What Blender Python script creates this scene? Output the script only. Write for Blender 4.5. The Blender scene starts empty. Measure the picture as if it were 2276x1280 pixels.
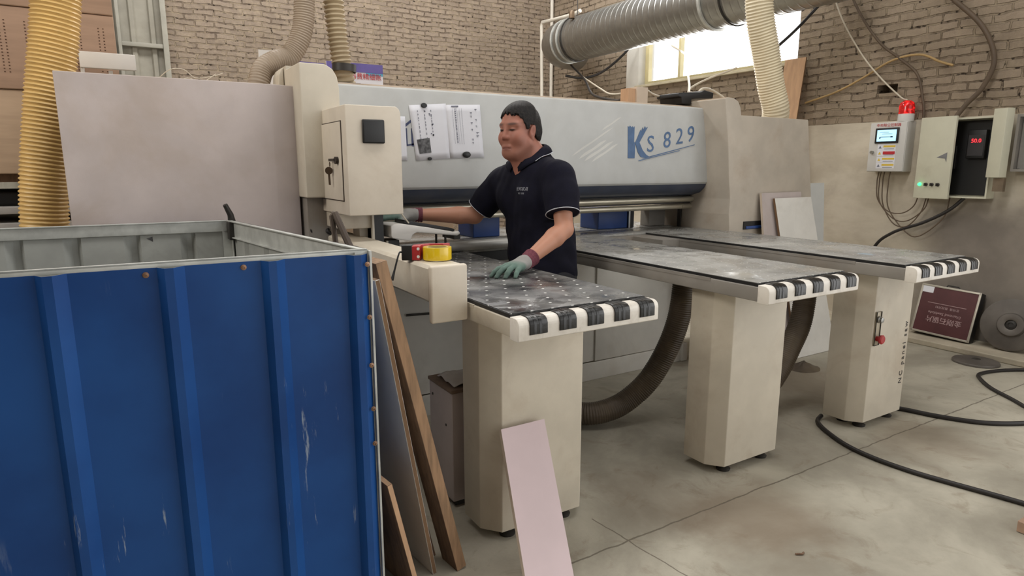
import bpy, bmesh, math, random
import numpy as np
from mathutils import Vector, Matrix, noise
random.seed(7)
rng = np.random.default_rng(7)
C = bpy.context.scene.collection
PI = math.pi
SC = bpy.context.scene

# ------------------------------------------------------------------ camera, world, lights, exposure
cam_d = bpy.data.cameras.new('camera'); cam = bpy.data.objects.new('camera', cam_d); C.objects.link(cam)
SC.camera = cam
cam_d.sensor_width = 36.0; cam_d.lens = 1421.0 / 2276.0 * 36.0; cam_d.clip_end = 200
_yaw, _pitch = 0.54986, 0.18831
cam.location = (0, 0, 1.44)
cam.rotation_euler = (PI/2 - _pitch, 0, -_yaw)

W = bpy.data.worlds.new('world'); SC.world = W; W.use_nodes = True
_bg = W.node_tree.nodes['Background']
_bg.inputs[0].default_value = (1.0, 0.99, 0.975, 1); _wt = W.node_tree; _tc = _wt.nodes.new('ShaderNodeTexCoord'); _sx = _wt.nodes.new('ShaderNodeSeparateXYZ'); _wt.links.new(_tc.outputs['Generated'], _sx.inputs[0])
_mr = _wt.nodes.new('ShaderNodeMapRange'); _mr.interpolation_type = 'SMOOTHSTEP'      # hazy sky, brightest on the sunny side to the right
for _i, _v in ((1, .25), (2, .8), (3, 1.3), (4, 2.9)): _mr.inputs[_i].default_value = _v
_wt.links.new(_sx.outputs[0], _mr.inputs[0]); _wt.links.new(_mr.outputs[0], _bg.inputs[1])

def area_light(name, loc, rot, sx, sy, power, col):
    d = bpy.data.lights.new(name, 'AREA'); d.shape = 'RECTANGLE'; d.size = sx; d.size_y = sy; d.energy = power; d.color = col
    o = bpy.data.objects.new(name, d); C.objects.link(o); o.location = loc; o.rotation_euler = rot
    return o
# daylight from the translucent roof strips high above the hall, and from the open gate behind the camera
area_light('skylight', (1.2, 1.6, 5.5), (0, 0, 0), 6.0, 1.1, 105, (1, 0.98, 0.95))
area_light('skylight', (2.5, 6.3, 5.5), (0, 0, 0), 6.0, .9, 270, (1, 0.975, 0.94))
area_light('left_fill_light', (-4.75, 2.4, 4.25), (0, -1.25, 0), 1.4, 2.6, 140, (1, 0.95, 0.87))  # added light, no window seen there; brightens the sides facing left
area_light('window_daylight', (5.72, 5.35, 3.0), (0, PI/2, 0), 1.0, 2.1, 60, (1, 0.98, 0.95))
SC.view_settings.view_transform = 'Standard'; SC.view_settings.look = 'None'
SC.view_settings.gamma = 1; SC.view_settings.use_curve_mapping = False
SC.view_settings.exposure = -0.05
SC.cycles.use_denoising = True
SC.cycles.max_bounces = 8

# ------------------------------------------------------------------ materials
def lin(r, g, b):
    f = lambda c: (c/255/12.92) if c/255 <= .04045 else ((c/255+.055)/1.055)**2.4
    return (f(r), f(g), f(b), 1)
class NT:
    def __init__(s, name):
        s.m = bpy.data.materials.new(name); s.m.use_nodes = True; s.t = s.m.node_tree; s.n = s.t.nodes
        s.b = s.n['Principled BSDF']; s.tc = s.n.new('ShaderNodeTexCoord')
    def add(s, typ, **kw):
        n = s.n.new(typ)
        for k, v in kw.items(): setattr(n, k, v)
        return n
    def link(s, a, b): s.t.links.new(a, b)
    def math(s, op, a, b=None, c=None, clamp=False):
        n = s.add('ShaderNodeMath', operation=op); n.use_clamp = clamp
        for i, v in enumerate((a, b, c)):
            if v is None: continue
            if isinstance(v, (int, float)): n.inputs[i].default_value = v
            else: s.link(v, n.inputs[i])
        return n.outputs[0]
    def noise(s, scale, detail=4, vec=None, rough=.55, dist=0.0):
        n = s.add('ShaderNodeTexNoise'); n.inputs['Scale'].default_value = scale; n.inputs['Detail'].default_value = detail
        n.inputs['Roughness'].default_value = rough; n.inputs['Distortion'].default_value = dist
        s.link(vec or s.tc.outputs['Object'], n.inputs['Vector']); return n.outputs['Fac']
    def ramp(s, f, lo, hi):
        n = s.add('ShaderNodeMapRange'); n.inputs[1].default_value = lo; n.inputs[2].default_value = hi; n.interpolation_type = 'SMOOTHSTEP'
        s.link(f, n.inputs[0]); return n.outputs[0]
    def mix(s, f, a, b):
        n = s.add('ShaderNodeMix', data_type='RGBA')
        for i, v in ((0, f), (6, a), (7, b)):
            if isinstance(v, (int, float)): n.inputs[i].default_value = v
            elif isinstance(v, tuple): n.inputs[i].default_value = v
            else: s.link(v, n.inputs[i])
        return n.outputs[2]
    def scaled(s, sx, sy, sz, coord='Object'):
        n = s.add('ShaderNodeMapping'); n.inputs['Scale'].default_value = (sx, sy, sz); s.link(s.tc.outputs[coord], n.inputs['Vector']); return n.outputs[0]
    def xyz(s, coord='Object'):
        n = s.add('ShaderNodeSeparateXYZ'); s.link(s.tc.outputs[coord], n.inputs[0]); return n.outputs
    def bump(s, h, strength=.3, dist=.01):
        n = s.add('ShaderNodeBump'); n.inputs['Strength'].default_value = strength; n.inputs['Distance'].default_value = dist
        s.link(h, n.inputs['Height']); s.link(n.outputs[0], s.b.inputs['Normal'])
    def col(s, c):
        if isinstance(c, tuple): s.b.inputs['Base Color'].default_value = c
        else: s.link(c, s.b.inputs['Base Color'])
    def pr(s, rough=.6, metal=0.0, spec=.5):
        s.b.inputs['Roughness'].default_value = rough; s.b.inputs['Metallic'].default_value = metal
        s.b.inputs['Specular IOR Level'].default_value = spec
def mat(name, c, rough=.6, metal=0.0, var=.12, scale=6.0, bump=.0, bscale=60, dirt=None, dirt_amt=.35, dscale=3.0, spec=.5, stretch=(1, 1, 1)):
    t = NT(name); base = lin(*c); t.pr(rough, metal, spec)
    dk = tuple(v*(1-var*1.6) for v in base[:3])+(1,); lt = tuple(min(1, v*(1+var*.7)) for v in base[:3])+(1,)
    v = t.scaled(*stretch)
    col = t.mix(t.ramp(t.noise(scale, 5, v), .3, .7), dk, lt)
    if dirt:
        f = t.math('MULTIPLY', t.ramp(t.noise(dscale, 6, v, .65, .4), .48, .75), dirt_amt)
        col = t.mix(f, col, lin(*dirt))
    t.col(col)
    if bump: t.bump(t.noise(bscale, 3, v), bump, .004)
    return t.m
def emit(name, c, strength):
    t = NT(name); t.b.inputs['Base Color'].default_value = lin(*c); t.b.inputs['Emission Color'].default_value = lin(*c)
    t.b.inputs['Emission Strength'].default_value = strength; return t.m

M = {}
M['cream'] = mat('cream_painted_steel', (206, 197, 180), .5, var=.05, dirt=(160, 140, 118), dirt_amt=.4, bump=.05, bscale=200)
M['cream_bright'] = mat('cream_cabinet_paint', (214, 203, 186), .45, var=.04, dirt=(175, 155, 130), dirt_amt=.3)
M['beam'] = mat('pale_grey_enamel', (190, 191, 189), .45, var=.04, dirt=(176, 174, 166), dirt_amt=.45, dscale=2.2)
M['body_white'] = mat('white_grey_steel', (216, 213, 205), .5, var=.04, dirt=(176, 166, 150), dirt_amt=.35)
M['panel'] = mat('dusty_mauve_steel', (190, 178, 174), .6, var=.05, dirt=(165, 146, 128), dirt_amt=.5, dscale=1.6, bump=.06, bscale=240)
M['greysteel'] = mat('grey_painted_steel', (142, 137, 130), .55, var=.08, dirt=(130, 115, 98), dirt_amt=.5)
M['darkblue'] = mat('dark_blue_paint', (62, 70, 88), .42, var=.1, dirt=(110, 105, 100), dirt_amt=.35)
M['rail'] = mat('worn_rail_steel', (185, 178, 160), .3, metal=.55, var=.12, stretch=(1, 8, 8))
M['blue_clamp'] = mat('blue_enamel', (40, 72, 135), .45, var=.1)
M['black'] = mat('black_plastic', (26, 26, 27), .45, var=.1)
M['rubber'] = mat('black_rubber', (22, 22, 22), .32, var=.15, bump=.15, bscale=90)
M['darksteel'] = mat('dark_steel', (58, 55, 52), .5, metal=.3, var=.15)
M['white_pl'] = mat('white_plastic', (226, 222, 216), .4, var=.03, dirt=(180, 170, 160), dirt_amt=.2)
M['whitebar'] = mat('white_enamel', (232, 226, 216), .4, var=.03, dirt=(170, 158, 145), dirt_amt=.45, dscale=14)
M['galv'] = mat('galvanised_steel', (166, 166, 163), .36, metal=.9, var=.07, scale=14, dirt=(168, 164, 156), dirt_amt=.4, dscale=5)
M['frame_galv'] = mat('galvanised_angle', (196, 198, 194), .42, metal=.2, var=.12, scale=14)
M['inner_grey'] = mat('grey_coated_sheet', (160, 162, 158), .55, var=.08, dirt=(110, 108, 100), dirt_amt=.5)
M['hose_y'] = mat('yellow_flexible_hose', (216, 180, 114), .42, var=.06, spec=.6)
M['hose_p'] = mat('pale_flexible_hose', (224, 212, 184), .45, var=.05)
M['hose_g'] = mat('dusty_grey_hose', (166, 150, 132), .6, var=.08)
M['hose_t'] = mat('tan_flexible_hose', (176, 158, 128), .55, var=.08, dirt=(120, 100, 75), dirt_amt=.4)
M['hose_d'] = mat('dark_brown_hose', (88, 76, 62), .5, var=.15, dirt=(130, 115, 85), dirt_amt=.35)
M['carton'] = mat('brown_carton', (176, 146, 124), .85, var=.07, scale=3, stretch=(1, 1, 9))
M['carton_b'] = mat('pale_carton', (190, 164, 138), .85, var=.06, scale=3, stretch=(1, 1, 9))
M['tick'] = mat('carton_perforation', (96, 70, 54), .9)
M['wood'] = mat('brown_timber', (152, 120, 90), .7, var=.2, scale=9, stretch=(6, 6, .7), bump=.15, bscale=60)
M['wood_dk'] = mat('dark_brown_timber', (112, 86, 66), .7, var=.22, scale=9, stretch=(6, 6, .7), bump=.15, bscale=60)
M['wood_lt'] = mat('tan_plywood', (196, 158, 124), .7, var=.08, scale=7, stretch=(5, 5, .8))
M['mdf'] = mat('brown_board_edge', (120, 92, 66), .8, var=.12)
M['whiteboard'] = mat('white_melamine', (224, 221, 214), .5, var=.04, dirt=(170, 160, 148), dirt_amt=.3)
M['pinkboard'] = mat('pink_melamine', (214, 193, 196), .45, var=.025)
M['pinkedge'] = mat('pale_board_edge', (206, 190, 172), .7, var=.06)
M['greyboard'] = mat('pale_grey_melamine', (208, 209, 207), .45, var=.03)
M['paper'] = mat('white_paper', (226, 226, 232), .8, var=.02)
M['ink'] = mat('grey_ink', (126, 128, 142), .8)
M['photo_ink'] = mat('dark_printed_photo', (98, 98, 100), .7, var=.5, scale=40)
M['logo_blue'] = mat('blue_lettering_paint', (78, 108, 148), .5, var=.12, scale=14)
M['black_ink'] = mat('black_lettering', (46, 42, 40), .6)
M['skin_dark'] = None
M['navy'] = mat('navy_cotton', (15, 15, 31), .9, spec=.25, var=.15, scale=20, bump=.25, bscale=420)
M['navy_trim'] = mat('white_piping', (190, 192, 200), .8, var=.03)
M['trouser'] = mat('dark_trouser_cloth', (30, 30, 36), .85, var=.15)
M['shoe'] = mat('black_shoe_leather', (24, 22, 22), .5, var=.1)
M['maroon'] = mat('maroon_knit', (112, 58, 70), .9, var=.15, scale=120, bump=.4, bscale=300)
M['red_pl'] = mat('red_plastic', (176, 46, 48), .35, var=.08)
M['tape'] = mat('yellow_adhesive_tape', (224, 190, 30), .18, var=.06, spec=.7)
M['tape_core'] = mat('carton_core', (196, 180, 120), .8)
M['pvc'] = mat('white_pvc', (222, 216, 204), .4, var=.04)
M['cable'] = mat('black_cable', (38, 34, 33), .5, var=.1)
M['cable_b'] = mat('brown_cable', (94, 78, 62), .6, var=.12)
M['cable_w'] = mat('pale_cable', (206, 196, 178), .5, var=.06)
M['cable_o'] = mat('ochre_cable', (178, 148, 100), .6, var=.08)
M['box_grey'] = mat('light_grey_enclosure', (206, 204, 200), .45, var=.03, dirt=(160, 150, 140), dirt_amt=.25)
M['box_cream'] = mat('cream_enclosure', (204, 202, 182), .45, var=.03, dirt=(150, 140, 120), dirt_amt=.3)
M['yellow_pr'] = mat('yellow_label_print', (222, 190, 70), .6, var=.03)
M['red_pr'] = mat('red_print', (186, 40, 48), .6, var=.03)
M['purple_pr'] = mat('purple_print', (104, 92, 160), .6, var=.1)
M['maroon_case'] = mat('maroon_case_panel', (86, 44, 46), .5, var=.12)
M['alu'] = mat('aluminium_trim', (196, 190, 176), .35, metal=.5, var=.06)
M['grind'] = mat('grey_saw_disc_steel', (112, 106, 100), .55, metal=.45, var=.2, scale=4)
M['cloth_w'] = mat('white_rag', (206, 200, 194), .9, var=.08, bump=.3, bscale=60)
M['green_led'] = emit('green_lamp', (60, 230, 130), 3.0)
M['red_led'] = emit('red_digits', (255, 40, 50), 3.0)
M['screen'] = emit('lit_screen', (168, 214, 240), 1.1)
M['screen_ink'] = mat('screen_graphic', (90, 120, 140), .6)
t = NT('red_beacon_lens'); t.pr(.15); t.col(lin(200, 30, 30)); t.b.inputs['Emission Color'].default_value = lin(255, 30, 30)
t.link(t.math('MULTIPLY', t.ramp(t.noise(38, 2), .45, .75), 1.1), t.b.inputs['Emission Strength']); M['beacon'] = t.m
t = NT('window_glass'); t.pr(.05); t.b.inputs['Transmission Weight'].default_value = 1; t.b.inputs['IOR'].default_value = 1.02; t.col((.97, .98, 1, 1)); M['glass'] = t.m

# blue corrugated sheet: enamel with scraped ridges
t = NT('blue_corrugated_paint'); t.pr(.42, 0, .3)
base = t.mix(t.ramp(t.noise(2.2, 5), .3, .7), lin(15, 58, 116), lin(26, 75, 138))
v = t.scaled(30, 30, 3.2)
sc = t.math('MULTIPLY', t.ramp(t.noise(1.0, 6, v, .7), .60, .68), t.ramp(t.noise(3.0, 3), .50, .60))
t.col(t.mix(t.math('MULTIPLY', sc, .75), base, lin(160, 172, 184))); t.bump(t.noise(5, 3), .08, .02); M['bluesheet'] = t.m

# table tops
def table_mat(name, c1, c2, dots, dust, dr=.0055):
    t = NT(name); t.pr(.34, .0, .6)
    col = t.mix(t.ramp(t.noise(4.2, 5, None, .55, 1.6), .36, .66), lin(*c1), lin(*c2))
    col = t.mix(t.math('MULTIPLY', t.ramp(t.noise(3.2, 5, None, .6, .6), .42, .62), dust), col, lin(168, 166, 160))
    x, y, z = t.xyz()
    px, py = dots
    row = t.math('FLOOR', t.math('DIVIDE', y, py))
    sh = t.math('MULTIPLY', t.math('MODULO', row, 2.0), px*.5)
    fx = t.math('SUBTRACT', t.math('FRACT', t.math('DIVIDE', t.math('ADD', x, sh), px)), .5)
    fy = t.math('SUBTRACT', t.math('FRACT', t.math('DIVIDE', y, py)), .5)
    d = t.math('ADD', t.math('POWER', t.math('MULTIPLY', fx, px), 2.0), t.math('POWER', t.math('MULTIPLY', fy, py), 2.0))
    dot = t.math('LESS_THAN', d, dr**2)
    t.col(t.mix(dot, col, lin(232, 232, 228)))
    t.link(t.ramp(t.noise(7, 5, None, .6, .8), .2, 1.0), t.b.inputs['Roughness'])
    return t.m
M['top_dark'] = table_mat('dark_scuffed_table_sheet', (50, 50, 52), (108, 107, 106), (.082, .075), .25)
M['top_grey'] = table_mat('dusty_grey_table_sheet', (136, 135, 131), (152, 150, 146), (.05, .095), .5, .0032)

# brick
def brick_mat(name, axis, c1, c2, cm, row, wid):
    t = NT(name); t.pr(.92, 0, .15)
    x, y, z = t.xyz()
    comb = t.add('ShaderNodeCombineXYZ')
    u = x if axis == 'x' else y
    nv = t.noise(3.0, 3); nv2 = t.noise(1.1, 2)
    wob = t.math('MULTIPLY', t.math('SUBTRACT', nv, .5), .05)
    wob2 = t.math('MULTIPLY', t.math('SUBTRACT', t.noise(14, 3), .5), .022)
    t.link(t.math('ADD', u, t.math('MULTIPLY', t.math('SUBTRACT', t.noise(9, 3), .5), .05)), comb.inputs[0])
    t.link(t.math('ADD', t.math('ADD', z, wob), wob2), comb.inputs[1])
    b = t.add('ShaderNodeTexBrick'); b.inputs['Scale'].default_value = 1
    b.inputs['Brick Width'].default_value = wid; b.inputs['Row Height'].default_value = row
    b.inputs['Mortar Size'].default_value = .010; b.inputs['Mortar Smooth'].default_value = .4; b.inputs['Bias'].default_value = -.1
    b.inputs['Color1'].default_value = lin(*c1); b.inputs['Color2'].default_value = lin(*c2); b.inputs['Mortar'].default_value = lin(*cm)
    t.link(comb.outputs[0], b.inputs['Vector'])
    # some joints are filled flush, others are open
    filled = t.ramp(t.noise(6.5, 4), .42, .58)
    col = t.mix(t.math('MULTIPLY', filled, t.math('MULTIPLY', b.outputs['Fac'], .8)), b.outputs['Color'], lin(152, 138, 118))
    col = t.mix(t.math('MULTIPLY', t.ramp(t.noise(17, 6, None, .7), .42, .72), .5), col, lin(172, 156, 134))
    col = t.mix(t.math('MULTIPLY', t.ramp(t.noise(1.6, 5), .5, .75), .3), col, lin(112, 98, 82))
    holes = t.math('MULTIPLY', t.ramp(b.outputs['Fac'], .5, .9), t.ramp(t.noise(21, 2), .58, .66))
    col = t.mix(t.math('MULTIPLY', holes, .9), col, lin(44, 36, 30))
    t.col(col)
    h = t.math('ADD', t.math('MULTIPLY', b.outputs['Fac'], -1.0), t.math('MULTIPLY', t.noise(26, 5, None, .65), .55))
    t.bump(h, .8, .02)
    return t.m
M['brick_back'] = brick_mat('grey_brown_brickwork', 'x', (147, 133, 119), (134, 121, 108), (110, 97, 85), .060, .21)
M['brick_right'] = brick_mat('brown_brickwork', 'y', (156, 141, 124), (142, 128, 111), (109, 96, 82), .070, .24)
t = NT('worn_plaster'); t.pr(.85, 0, .2)
col = t.mix(t.ramp(t.noise(2.0, 6, t.scaled(1, 1, 2.2), .6), .35, .65), lin(190, 180, 162), lin(208, 199, 182))
col = t.mix(t.math('MULTIPLY', t.ramp(t.noise(1.3, 6, None, .65, .5), .5, .72), .55), col, lin(150, 138, 124))
x, y, z = t.xyz()
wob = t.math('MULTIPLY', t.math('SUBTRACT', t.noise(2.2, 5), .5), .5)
cem_shade = t.math('MULTIPLY', t.math('SUBTRACT', 1.0, t.ramp(t.math('ADD', y, wob), 2.55, 3.25)), t.math('SUBTRACT', 1.0, t.ramp(t.math('ADD', z, wob), .95, 1.35)))
col = t.mix(t.math('MULTIPLY', cem_shade, .9), col, t.mix(t.ramp(t.noise(3.5, 6), .3, .7), lin(112, 105, 99), lin(132, 124, 116)))   # cement tone low on the wall, with the wall's shade painted into it
t.col(col); t.bump(t.noise(14, 5), .15, .01); M['plaster'] = t.m

# floor
t = NT('dusty_concrete'); t.pr(.62, 0, .35)
x, y, z = t.xyz()
col = t.mix(t.ramp(t.noise(1.4, 7, None, .62, .3), .32, .68), lin(150, 144, 130), lin(190, 184, 168))
col = t.mix(t.math('MULTIPLY', t.ramp(t.noise(5.5, 7, None, .7, .8), .52, .7), .4), col, lin(128, 112, 92))
def blob(cx, cy, r0, r1):
    d = t.math('SQRT', t.math('ADD', t.math('POWER', t.math('SUBTRACT', x, cx), 2.0), t.math('POWER', t.math('SUBTRACT', y, cy), 2.0)))
    d = t.math('ADD', d, t.math('MULTIPLY', t.math('SUBTRACT', t.noise(3.4, 5), .5), .5))
    return t.math('SUBTRACT', 1.0, t.ramp(d, r0, r1))
for (cx, cy, r0, r1, a, c) in ((2.15, 1.55, .12, .42, .55, (128, 108, 88)), (3.55, 1.6, .1, .4, .35, (130, 112, 94)), (3.9, 2.5, .2, .6, .45, (124, 106, 84)), (1.9, 1.9, .1, .45, .45, (112, 98, 82)), (2.9, 2.2, .1, .6, .3, (120, 106, 90))):
    col = t.mix(t.math('MULTIPLY', blob(cx, cy, r0, r1), a), col, lin(*c))
wv = t.math('MULTIPLY', t.math('SUBTRACT', t.noise(7, 4), .5), .03)
def joint(coord, pos, w):
    d = t.math('ABSOLUTE', t.math('SUBTRACT', t.math('ADD', coord, wv), pos)); return t.math('LESS_THAN', d, w)
jm = t.math('MAXIMUM', joint(y, 1.70, .004), t.math('MULTIPLY', joint(t.math('ADD', x, t.math('MULTIPLY', y, .12)), 1.78, .003), t.math('LESS_THAN', y, 1.9)))
col = t.mix(t.math('MULTIPLY', jm, .75), col, lin(92, 84, 72))
t.col(col); t.bump(t.noise(22, 6, None, .7), .12, .01); M['floor'] = t.m
M['ceiling'] = mat('grey_roof_sheet', (150, 148, 142), .8, var=.05)
M['door_grey'] = mat('grey_door_sheet', (150, 146, 134), .7, var=.08, dirt=(120, 110, 95), dirt_amt=.4)

# ------------------------------------------------------------------ object helpers
OFF = {}
def tag(o, label=None, cat=None, group=None, kind=None):
    if label: o['label'] = label
    if cat: o['category'] = cat
    if group: o['group'] = group
    if kind: o['kind'] = kind
    return o
def empty(name, loc, label=None, cat=None, group=None):
    o = bpy.data.objects.new(name, None); C.objects.link(o); o.location = loc; o.empty_display_size = .05
    OFF[o.name] = Vector(loc); return tag(o, label, cat, group)
def finish(me, name, m, parent=None, smooth=40, origin=None):
    if smooth is not None:
        for p in me.polygons: p.use_smooth = True
        me.set_sharp_from_angle(angle=math.radians(smooth))
    if origin is not None: org = Vector(origin)
    elif parent is None:
        n = len(me.vertices); co = np.empty(n*3); me.vertices.foreach_get('co', co); co = co.reshape(-1, 3)
        lo, hi = co.min(0), co.max(0); org = Vector(((lo[0]+hi[0])/2, (lo[1]+hi[1])/2, lo[2]))
    else: org = OFF[parent.name]
    me.transform(Matrix.Translation(-org))
    o = bpy.data.objects.new(name, me); C.objects.link(o)
    ms = m if isinstance(m, (list, tuple)) else [m]
    for mm in ms: me.materials.append(mm)
    if parent is None: o.location = org
    else: o.parent = parent
    OFF[o.name] = org
    return o
class MB:
    def __init__(s): s.bm = bmesh.new()
    def face(s, pts, mi=0):
        f = s.bm.faces.new([s.bm.verts.new(p) for p in pts]); f.material_index = mi; return s
    def obox(s, c, ax, hs, mi=0, bev=0):
        c = Vector(c); ax = [Vector(a).normalized() for a in ax]
        b = bmesh.new(); vs = {}
        for i in (-1, 1):
            for j in (-1, 1):
                for k in (-1, 1): vs[i, j, k] = b.verts.new(c+ax[0]*hs[0]*i+ax[1]*hs[1]*j+ax[2]*hs[2]*k)
        for q in (((-1,-1,-1),(-1,1,-1),(1,1,-1),(1,-1,-1)), ((-1,-1,1),(1,-1,1),(1,1,1),(-1,1,1)), ((-1,-1,-1),(1,-1,-1),(1,-1,1),(-1,-1,1)),
                  ((1,-1,-1),(1,1,-1),(1,1,1),(1,-1,1)), ((1,1,-1),(-1,1,-1),(-1,1,1),(1,1,1)), ((-1,1,-1),(-1,-1,-1),(-1,-1,1),(-1,1,1))):
            b.faces.new([vs[k] for k in q])
        bmesh.ops.recalc_face_normals(b, faces=b.faces)
        if bev: bmesh.ops.bevel(b, geom=list(b.edges), offset=bev, segments=3, affect='EDGES', profile=.5, clamp_overlap=True)
        s.merge(b, mi); return s
    def box(s, x0, x1, y0, y1, z0, z1, mi=0, bev=0):
        return s.obox(((x0+x1)/2, (y0+y1)/2, (z0+z1)/2), ((1,0,0),(0,1,0),(0,0,1)), (abs(x1-x0)/2, abs(y1-y0)/2, abs(z1-z0)/2), mi, bev)
    def merge(s, b, mi=None):
        mp = {}
        for v in b.verts: mp[v] = s.bm.verts.new(v.co)
        for f in b.faces:
            try: g = s.bm.faces.new([mp[v] for v in f.verts]); g.material_index = f.material_index if mi is None else mi
            except ValueError: pass
        b.free()
    def prism(s, poly, axis, a, b, mi=0, bev=0, bev_seg=3):
        """poly: 2D points in the two other axes (x,y,z order); extruded along axis from a to b"""
        bm = bmesh.new()
        def p3(q, w):
            return {'x': (w, q[0], q[1]), 'y': (q[0], w, q[1]), 'z': (q[0], q[1], w)}[axis]
        A = [bm.verts.new(p3(q, a)) for q in poly]; B = [bm.verts.new(p3(q, b)) for q in poly]
        n = len(poly)
        bm.faces.new(A); bm.faces.new(B[::-1])
        for i in range(n): bm.faces.new([A[i], B[i], B[(i+1) % n], A[(i+1) % n]])
        bmesh.ops.recalc_face_normals(bm, faces=bm.faces)
        if bev: bmesh.ops.bevel(bm, geom=list(bm.edges), offset=bev, segments=bev_seg, affect='EDGES', profile=.5, clamp_overlap=True)
        s.merge(bm, mi); return s
    def slab(s, corners, t, mi=0, edge_mi=None):
        """quad (ordered) given its front face, thickened away from the front along -normal"""
        c = [Vector(p) for p in corners]; n = (c[1]-c[0]).cross(c[3]-c[0]).normalized()
        bk = [p-n*t for p in c]
        e = mi if edge_mi is None else edge_mi
        s.face(c, mi); s.face(bk[::-1], mi)
        for i in range(4):
            j = (i+1) % 4; s.face([c[i], bk[i], bk[j], c[j]], e)
        bmesh.ops.remove_doubles(s.bm, verts=s.bm.verts, dist=1e-5)
        return s
    def tube(s, pts, r, seg=10, mi=0, caps=True, rfun=None, sub=0):
        pts = [Vector(p) for p in pts]
        if sub:
            if isinstance(r, (list, tuple)):
                rl = list(r); r = [rl[min(i//sub, len(rl)-1)]*(1-(i % sub)/sub)+rl[min(i//sub+1, len(rl)-1)]*((i % sub)/sub) for i in range((len(pts)-1)*sub+1)]
            pts = catmull(pts, sub)
        n = len(pts); T = []
        for i in range(n):
            d = pts[min(i+1, n-1)]-pts[max(i-1, 0)]; T.append(d.normalized())
        up = Vector((0, 0, 1)) if abs(T[0].z) < .9 else Vector((1, 0, 0))
        N = (up-T[0]*up.dot(T[0])).normalized(); rings = []; L = 0
        for i in range(n):
            if i:
                N = (N-T[i]*N.dot(T[i])).normalized(); L += (pts[i]-pts[i-1]).length
            B = T[i].cross(N); rr = rfun(L, i/(n-1)) if rfun else (r[i] if isinstance(r, (list, tuple)) else r)
            rings.append([s.bm.verts.new(pts[i]+(N*math.cos(2*PI*k/seg)+B*math.sin(2*PI*k/seg))*rr) for k in range(seg)])
        for i in range(n-1):
            for k in range(seg):
                f = s.bm.faces.new([rings[i][k], rings[i][(k+1) % seg], rings[i+1][(k+1) % seg], rings[i+1][k]]); f.material_index = mi
        if caps:
            f = s.bm.faces.new(rings[0][::-1]); f.material_index = mi; f = s.bm.faces.new(rings[-1]); f.material_index = mi
        return s
    def cyl(s, c, axis, r, h, seg=20, mi=0, bev=0):
        a = Vector(axis).normalized(); c = Vector(c)
        if bev: return s.lathe(c, a, [(0, 0), (r-bev, 0), (r-bev*.3, bev*.3), (r, bev), (r, h-bev), (r-bev*.3, h-bev*.3), (r-bev, h), (0, h)], seg, mi)
        return s.tube([c, c+a*h], r, seg, mi)
    def lathe(s, c, axis, prof, seg=28, mi=0):
        a = Vector(axis).normalized(); c = Vector(c)
        u = Vector((0, 0, 1)) if abs(a.z) < .9 else Vector((1, 0, 0)); u = (u-a*u.dot(a)).normalized(); w = a.cross(u)
        rings = []
        for (r, h) in prof:
            if r < 1e-6: rings.append([s.bm.verts.new(c+a*h)])
            else: rings.append([s.bm.verts.new(c+a*h+(u*math.cos(2*PI*k/seg)+w*math.sin(2*PI*k/seg))*r) for k in range(seg)])
        for A, B in zip(rings, rings[1:]):
            for k in range(seg):
                q = [A[k % len(A)], A[(k+1) % len(A)], B[(k+1) % len(B)], B[k % len(B)]]
                q = [v for i, v in enumerate(q) if v not in q[:i]]
                if len(q) > 2: f = s.bm.faces.new(q); f.material_index = mi
        return s
    def strip(s, A, B, mi=0):
        """ribbon of quads between two polylines"""
        a = [s.bm.verts.new(p) for p in A]; b = [s.bm.verts.new(p) for p in B]
        for i in range(len(A)-1):
            f = s.bm.faces.new([a[i], a[i+1], b[i+1], b[i]]); f.material_index = mi
        return s
    def grid(s, rows, mi=0, closed=False):
        V = [[s.bm.verts.new(p) for p in r] for r in rows]; n = len(V[0])
        for i in range(len(V)-1):
            for j in range(n if closed else n-1):
                k = (j+1) % n
                f = s.bm.faces.new([V[i][j], V[i][k], V[i+1][k], V[i+1][j]]); f.material_index = mi
        return s
    def build(s, name, m, parent=None, smooth=40, recalc=True, origin=None):
        if recalc: bmesh.ops.recalc_face_normals(s.bm, faces=s.bm.faces)
        me = bpy.data.meshes.new(name); s.bm.to_mesh(me); s.bm.free()
        return finish(me, name, m, parent, smooth, origin)
def catmull(P, sub):
    P = [Vector(p) for p in P]; out = []
    Q = [P[0]*2-P[1]]+P+[P[-1]*2-P[-2]]
    for i in range(1, len(Q)-2):
        for k in range(sub):
            u = k/sub; a, b, c, d = Q[i-1], Q[i], Q[i+1], Q[i+2]
            out.append(.5*((2*b)+(-a+c)*u+(2*a-5*b+4*c-d)*u*u+(-a+3*b-3*c+d)*u**3))
    out.append(P[-1]); return out
def resample(P, step):
    P = [Vector(p) for p in P]; L = [0]
    for a, b in zip(P, P[1:]): L.append(L[-1]+(b-a).length)
    n = max(2, int(L[-1]/step)); out = []; j = 0
    for i in range(n+1):
        d = L[-1]*i/n
        while j < len(P)-2 and L[j+1] < d: j += 1
        out.append(P[j].lerp(P[j+1], (d-L[j])/max(1e-9, L[j+1]-L[j])))
    return out
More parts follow.
